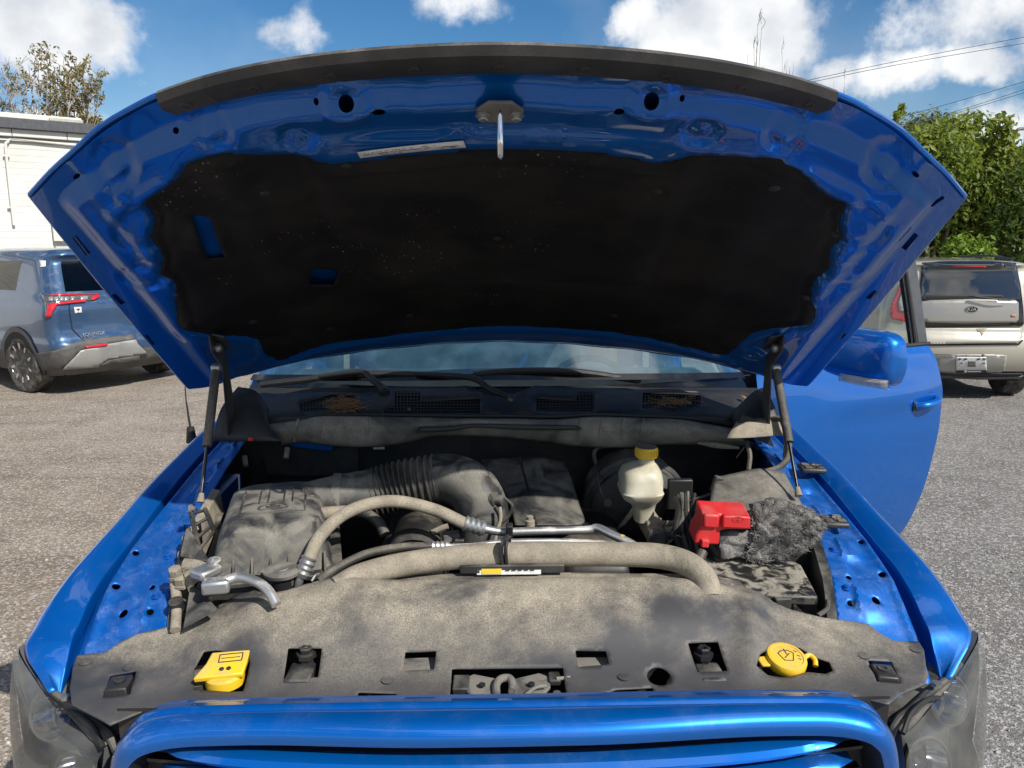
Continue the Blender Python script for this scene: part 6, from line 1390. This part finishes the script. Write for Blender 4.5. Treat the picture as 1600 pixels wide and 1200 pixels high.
LO = leafmat('olive_brown_leaves', (.14, .105, .04), (.30, .235, .085), .35); BARK = simple('bark', (.17, .145, .12), .9, var=.3, scale=12); BARKG = simple('grey_bark', (.38, .34, .30), .9, var=.25, scale=12)
def leaves(name, blobs, n, size, mat, parent, seed=0, shell=.55):
    g = np.random.default_rng(seed); V = []; w = np.array([b[1]**2 for b in blobs]); w = w/w.sum(); pick = g.choice(len(blobs), n, p=w)
    C = np.array([tuple(b[0]) for b in blobs])[pick]; Rr = np.array([b[1] for b in blobs])[pick]; sq = np.array([b[2] if len(b) > 2 else .85 for b in blobs])[pick]
    d = g.normal(size=(n, 3)); d /= np.linalg.norm(d, axis=1)[:, None]; rad = (shell+(1-shell)*g.random(n))*(1+.16*g.normal(size=n))
    pos = C+d*(Rr*rad)[:, None]*np.stack([np.ones(n), np.ones(n), sq], 1)
    nrm = d*.6+g.normal(size=(n, 3))*.6+np.array([0, 0, .45]); nrm /= np.linalg.norm(nrm, axis=1)[:, None]
    t = np.cross(nrm, g.normal(size=(n, 3))); t /= np.linalg.norm(t, axis=1)[:, None]; b = np.cross(nrm, t); s = size*g.uniform(.6, 1.35, n)[:, None]
    t[:, 2] -= .25
    q = np.stack([pos-t*s, pos+b*s*.45+nrm*s*.1, pos+t*s, pos-b*s*.45+nrm*s*.1], 1).reshape(-1, 3)
    F = np.arange(n*4).reshape(-1, 4)
    return mesh(name, q.tolist(), F.tolist(), mat, parent, smooth=False)
def trunk(parent, base, tips, r, mat, name='trunk', seed=0):
    g = random.Random(seed); mb = MB(); base = Vector(base)
    for i, tpt in enumerate(tips):
        tpt = Vector(tpt); m1 = base.lerp(tpt, .35)+Vector((g.gauss(0, .12), g.gauss(0, .12), .05)); m2 = base.lerp(tpt, .7)+Vector((g.gauss(0, .12), g.gauss(0, .12), .05))
        mb.tube([base+Vector((g.gauss(0, .03), g.gauss(0, .03), 0)), m1, m2, tpt], [r, r*.7, r*.42, r*.12], 6, 4)
    return mb.build(name, mat, parent)
def tree_px(name, label, cat, blobs_px, depth, n, size, mat, basepx, seed, group=None, r=.06, shell=.5):
    bl = [(P(a, b, 'y', depth+dz), rad) for a, b, rad, dz in blobs_px]
    base = P(basepx, 400, 'y', depth); base.z = 0
    root = tag(empty(name, base), label, cat, group)
    leaves('crown', bl, n, size, mat, root, seed, shell); trunk(root, base, [b[0] for b in bl], r, BARK, seed=seed); return root
SH = 'shrubs behind the silver hatchback'
tree_px('leafy_shrub', 'tall yellow-green leafy shrub nearest the raised hood, over the hatchback roof', 'shrub', [(1450, 250, .75, 0), (1475, 300, .95, .2), (1440, 340, .8, .4), (1428, 240, .4, .5), (1485, 225, .4, .3), (1460, 215, .3, .2), (1440, 210, .22, .2), (1500, 250, .4, .2), (1400, 330, .7, .6), (1385, 400, .8, .8), (1460, 400, .8, .5)], 13.5, 7500, .068, LG, 1450, 1, SH)
tree_px('leafy_shrub', 'dense dark green shrub with upright shoots between the other shrubs', 'shrub', [(1520, 260, .75, 0), (1535, 320, .9, 0), (1505, 350, .8, .2), (1490, 197, .28, 0), (1523, 190, .26, .1), (1540, 240, .35, 0), (1510, 215, .3, 0), (1550, 270, .4, .1), (1515, 390, .6, .3)], 14.2, 6800, .068, LG, 1520, 2, SH)
tree_px('leafy_shrub', 'loose-branched shrub with tall leafy shoots beside the utility pole', 'shrub', [(1563, 195, .24, 0), (1565, 220, .30, 0), (1560, 250, .38, 0), (1575, 280, .5, .1), (1590, 260, .45, .2), (1600, 330, .6, .2), (1560, 310, .5, 0)], 13.6, 3000, .072, LG, 1572, 3, SH)
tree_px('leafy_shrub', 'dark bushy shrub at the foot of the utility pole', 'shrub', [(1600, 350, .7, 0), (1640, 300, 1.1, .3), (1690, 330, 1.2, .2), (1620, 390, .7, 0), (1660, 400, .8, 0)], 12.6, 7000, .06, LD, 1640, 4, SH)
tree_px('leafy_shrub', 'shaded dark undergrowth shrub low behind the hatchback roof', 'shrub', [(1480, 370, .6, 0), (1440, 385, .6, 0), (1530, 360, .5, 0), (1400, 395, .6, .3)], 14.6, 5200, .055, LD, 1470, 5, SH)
tree_px('low_bush', 'low bright lime green bush just above the hatchback roof', 'bush', [(1505, 385, .26, 0), (1528, 390, .26, 0), (1490, 392, .2, 0), (1512, 400, .35, 0)], 12.3, 1500, .055, LB, 1510, 6, r=.03, shell=.3)
tree_px('background_tree', 'hazy grey-green tree far behind the raised hood corner', 'tree', [(1430, 215, .9, 0), (1455, 205, .8, 0), (1420, 250, 1.2, 0)], 24, 3500, .085, leafmat('grey_green_leaves', (.10, .125, .06), (.17, .19, .09)), 1435, 7, r=.1)
# sprig showing over the hood edge
tree_px('leafy_shoot', 'single leafy shoot rising above the hood edge', 'shoot', [(1404, 178, .10, 0), (1409, 168, .08, 0), (1398, 190, .10, 0), (1400, 215, .12, 0), (1397, 250, .15, 0)], 13.0, 260, .06, LG, 1397, 8, r=.02, shell=.2)
tree_px('background_tree', 'round dark bush top showing past the building roof end', 'tree', [(148, 192, .32, 0), (142, 196, .25, 0), (155, 205, .35, 0)], 22, 900, .06, LO, 150, 9, r=.05, shell=.3)
# bare-branched trees
def twiggy(name, label, base, tips, r, mat, twigs, seed, leafn=0, leafm=None, lsize=.06, tw=.008, spread=.5, bias=None):
    g = random.Random(seed); base = Vector(base); root = tag(empty(name, (base.x, base.y, 0)), label, 'tree'); mb = MB(); ends = []
    for tp in tips:
        tp = Vector(tp); m1 = base.lerp(tp, .4)+Vector((g.gauss(0, .1), g.gauss(0, .1), .1)); main = cr([base, m1, tp], 6)
        mb.tube(main, [r*(1-.85*i/(len(main)-1)) for i in range(len(main))], 5, raw=True)
        for k in range(twigs):
            i = g.randrange(len(main)//3, len(main)); p = main[i]; d = Vector((g.gauss(0, spread), g.gauss(0, spread), g.uniform(.5, 1.3))).normalized()*g.uniform(.35, .95)*min(2.6, (tp-base).length)*.24
            e = p+d; mb.tube([p, p.lerp(e, .5)+Vector((g.gauss(0, .05), g.gauss(0, .05), 0)), e], [tw*1.6, tw*1.2, tw*.6], 4, 2); ends.append((p, e))
            for j in range(3):
                q = p.lerp(e, g.uniform(.3, .95)); d2 = (d*.35+Vector((g.gauss(0, .22*spread), g.gauss(0, .22*spread), g.uniform(.04, .18)))); mb.tube([q, q+d2*.5+Vector((0, 0, .02)), q+d2], [tw, tw*.8, tw*.5], 3, 1); ends.append((q, q+d2))
    mb.build('trunk', mat, root)
    if leafn:
        bl = []
        for p, e in ends:
            if bias is None or bias(e, g): bl.append((e, .10)); bl.append((p.lerp(e, .6), .10))
        leaves('crown', bl, leafn, lsize, leafm, root, seed, .1)
    return root
bt = P(60, 330, 'y', 20)
twiggy('sparse_tree', 'sparse tree with olive-brown leaves rising behind the white building', (bt.x, bt.y, 0), [P(a, b, 'y', 20+dz) for a, b, dz in [(-30, 120, 0), (-5, 135, .5), (10, 115, -.4), (30, 108, .3), (45, 102, 0), (60, 112, .5), (75, 104, -.3), (90, 110, .2), (105, 108, 0), (120, 125, .4), (135, 135, 0), (145, 150, -.3), (150, 168, .2), (20, 150, 0), (60, 140, -.5), (100, 145, .5), (130, 165, 0), (-20, 165, 0), (80, 128, .3), (112, 132, -.4), (140, 158, .3), (95, 160, 0), (152, 180, 0), (40, 130, -.2), (0, 175, .3)]], .05, BARKG, 22, 11, 11000, LO, .048, .008, .6, lambda e, g: g.random() < (.85 if e.x > P(62, 150, 'y', 20).x else .28))
b2 = P(1186, 300, 'y', 26)
twiggy('bare_tree', 'leafless thin tree top above the middle of the hood edge', (b2.x, b2.y, 0), [P(1184, 40, 'y', 26), P(1178, 75, 'y', 26), P(1168, 85, 'y', 26), P(1190, 45, 'y', 26.3)], .035, BARK, 4, 5, tw=.008, spread=.22)
b3 = P(1235, 300, 'y', 26)
twiggy('bare_tree', 'wispy bare twigs above the hood edge beside the taller bare tree top', (b3.x, b3.y, 0), [P(1222, 85, 'y', 26), P(1240, 98, 'y', 26), P(1230, 92, 'y', 26.4)], .02, BARK, 4, 6, tw=.005, spread=.3)
b4 = P(1308, 300, 'y', 26)
twiggy('bare_tree', 'short pair of bare twigs at the end of the hood seal', (b4.x, b4.y, 0), [P(1303, 127, 'y', 26), P(1320, 122, 'y', 26)], .018, BARK, 2, 8, tw=.005, spread=.25)
tl = random.Random(9)
tb = [(Vector((x+tl.uniform(-.6, .6), 42+tl.uniform(-2, 2), tl.uniform(.8, 4.2)+1.0*math.sin(x*.5))), tl.uniform(1.0, 1.9)) for x in np.linspace(-13, 27, 80)]
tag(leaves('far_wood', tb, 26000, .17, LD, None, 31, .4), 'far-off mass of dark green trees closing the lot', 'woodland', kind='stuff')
# ================================================================== pole, wires, fence
pb = P(1598, 300, 'y', 16.5)
pole = tag(empty('utility_pole', (pb.x, pb.y, 0)), 'dark weathered wooden utility pole rising out of the shrubs', 'utility pole')
PW = simple('weathered_wood', (.085, .072, .062), .9, var=.3, scale=8)
MB().tube([Vector((pb.x, pb.y, 0)), Vector((pb.x+.05, pb.y, 4)), Vector((pb.x+.12, pb.y, 8.5))], [.16, .14, .12], 14, 4).build('post', PW, pole)
MB().tube([P(1584, 207, 'y', 16.4), P(1592, 202, 'y', 16.4), P(1600, 201, 'y', 16.45)], .035, 8, 4).build('bracket_arm', M['steel'], pole)
MB().box((pb.x+.12, pb.y, 7.9), (2.2, .12, .12)).build('cross_arm', PW, pole)
for x in (-.9, .9): MB().lathe([(.04, 0), (.06, .05), (.03, .12)], (pb.x+.12+x, pb.y, 7.96), (0, 0, 1), 12).build('insulator', M['steel'], pole)
wires = [((1240, 134), (1420, 98), (1720, 48), 'upper power line crossing the clouds'), ((1250, 128), (1430, 90), (1720, 36), 'topmost power line running just above another'), ((1405, 199), (1500, 175), (1720, 108), 'lowest sagging cable over the shrubs'), ((1400, 197), (1500, 172), (1720, 100), 'cable running close above the lowest sagging cable'), ((1395, 186), (1490, 160), (1720, 92), 'thin cable between the shrubs and the clouds')]
for a, b, c, lab in wires:
    tag(MB().tube([P(*a, 'y', 16.5), P(*b, 'y', 16.5), P(*c, 'y', 16.5)], .0055, 6, 8).build('overhead_wire', M['black']), lab, 'wire', 'overhead wires')
fence = tag(empty('board_fence', (P(1565, 380, 'y', 15.6).x, 15.6, 0)), 'weathered grey board fence half hidden behind the shrubs', 'fence')
FG = simple('grey_fence_board', (.30, .29, .28), .9, var=.25, scale=5)
fx0 = P(1530, 380, 'y', 15.6).x
for k in range(22):
    MB().box((fx0+k*.155, 15.6+.01*(k % 2), 1.15+.03*math.sin(k*2.1)), (.145, .025, 2.3)).build('fence_board', FG, fence)
for z in (.5, 1.8): MB().box((fx0+1.6, 15.64, z), (3.5, .05, .09)).build('fence_rail', FG, fence)
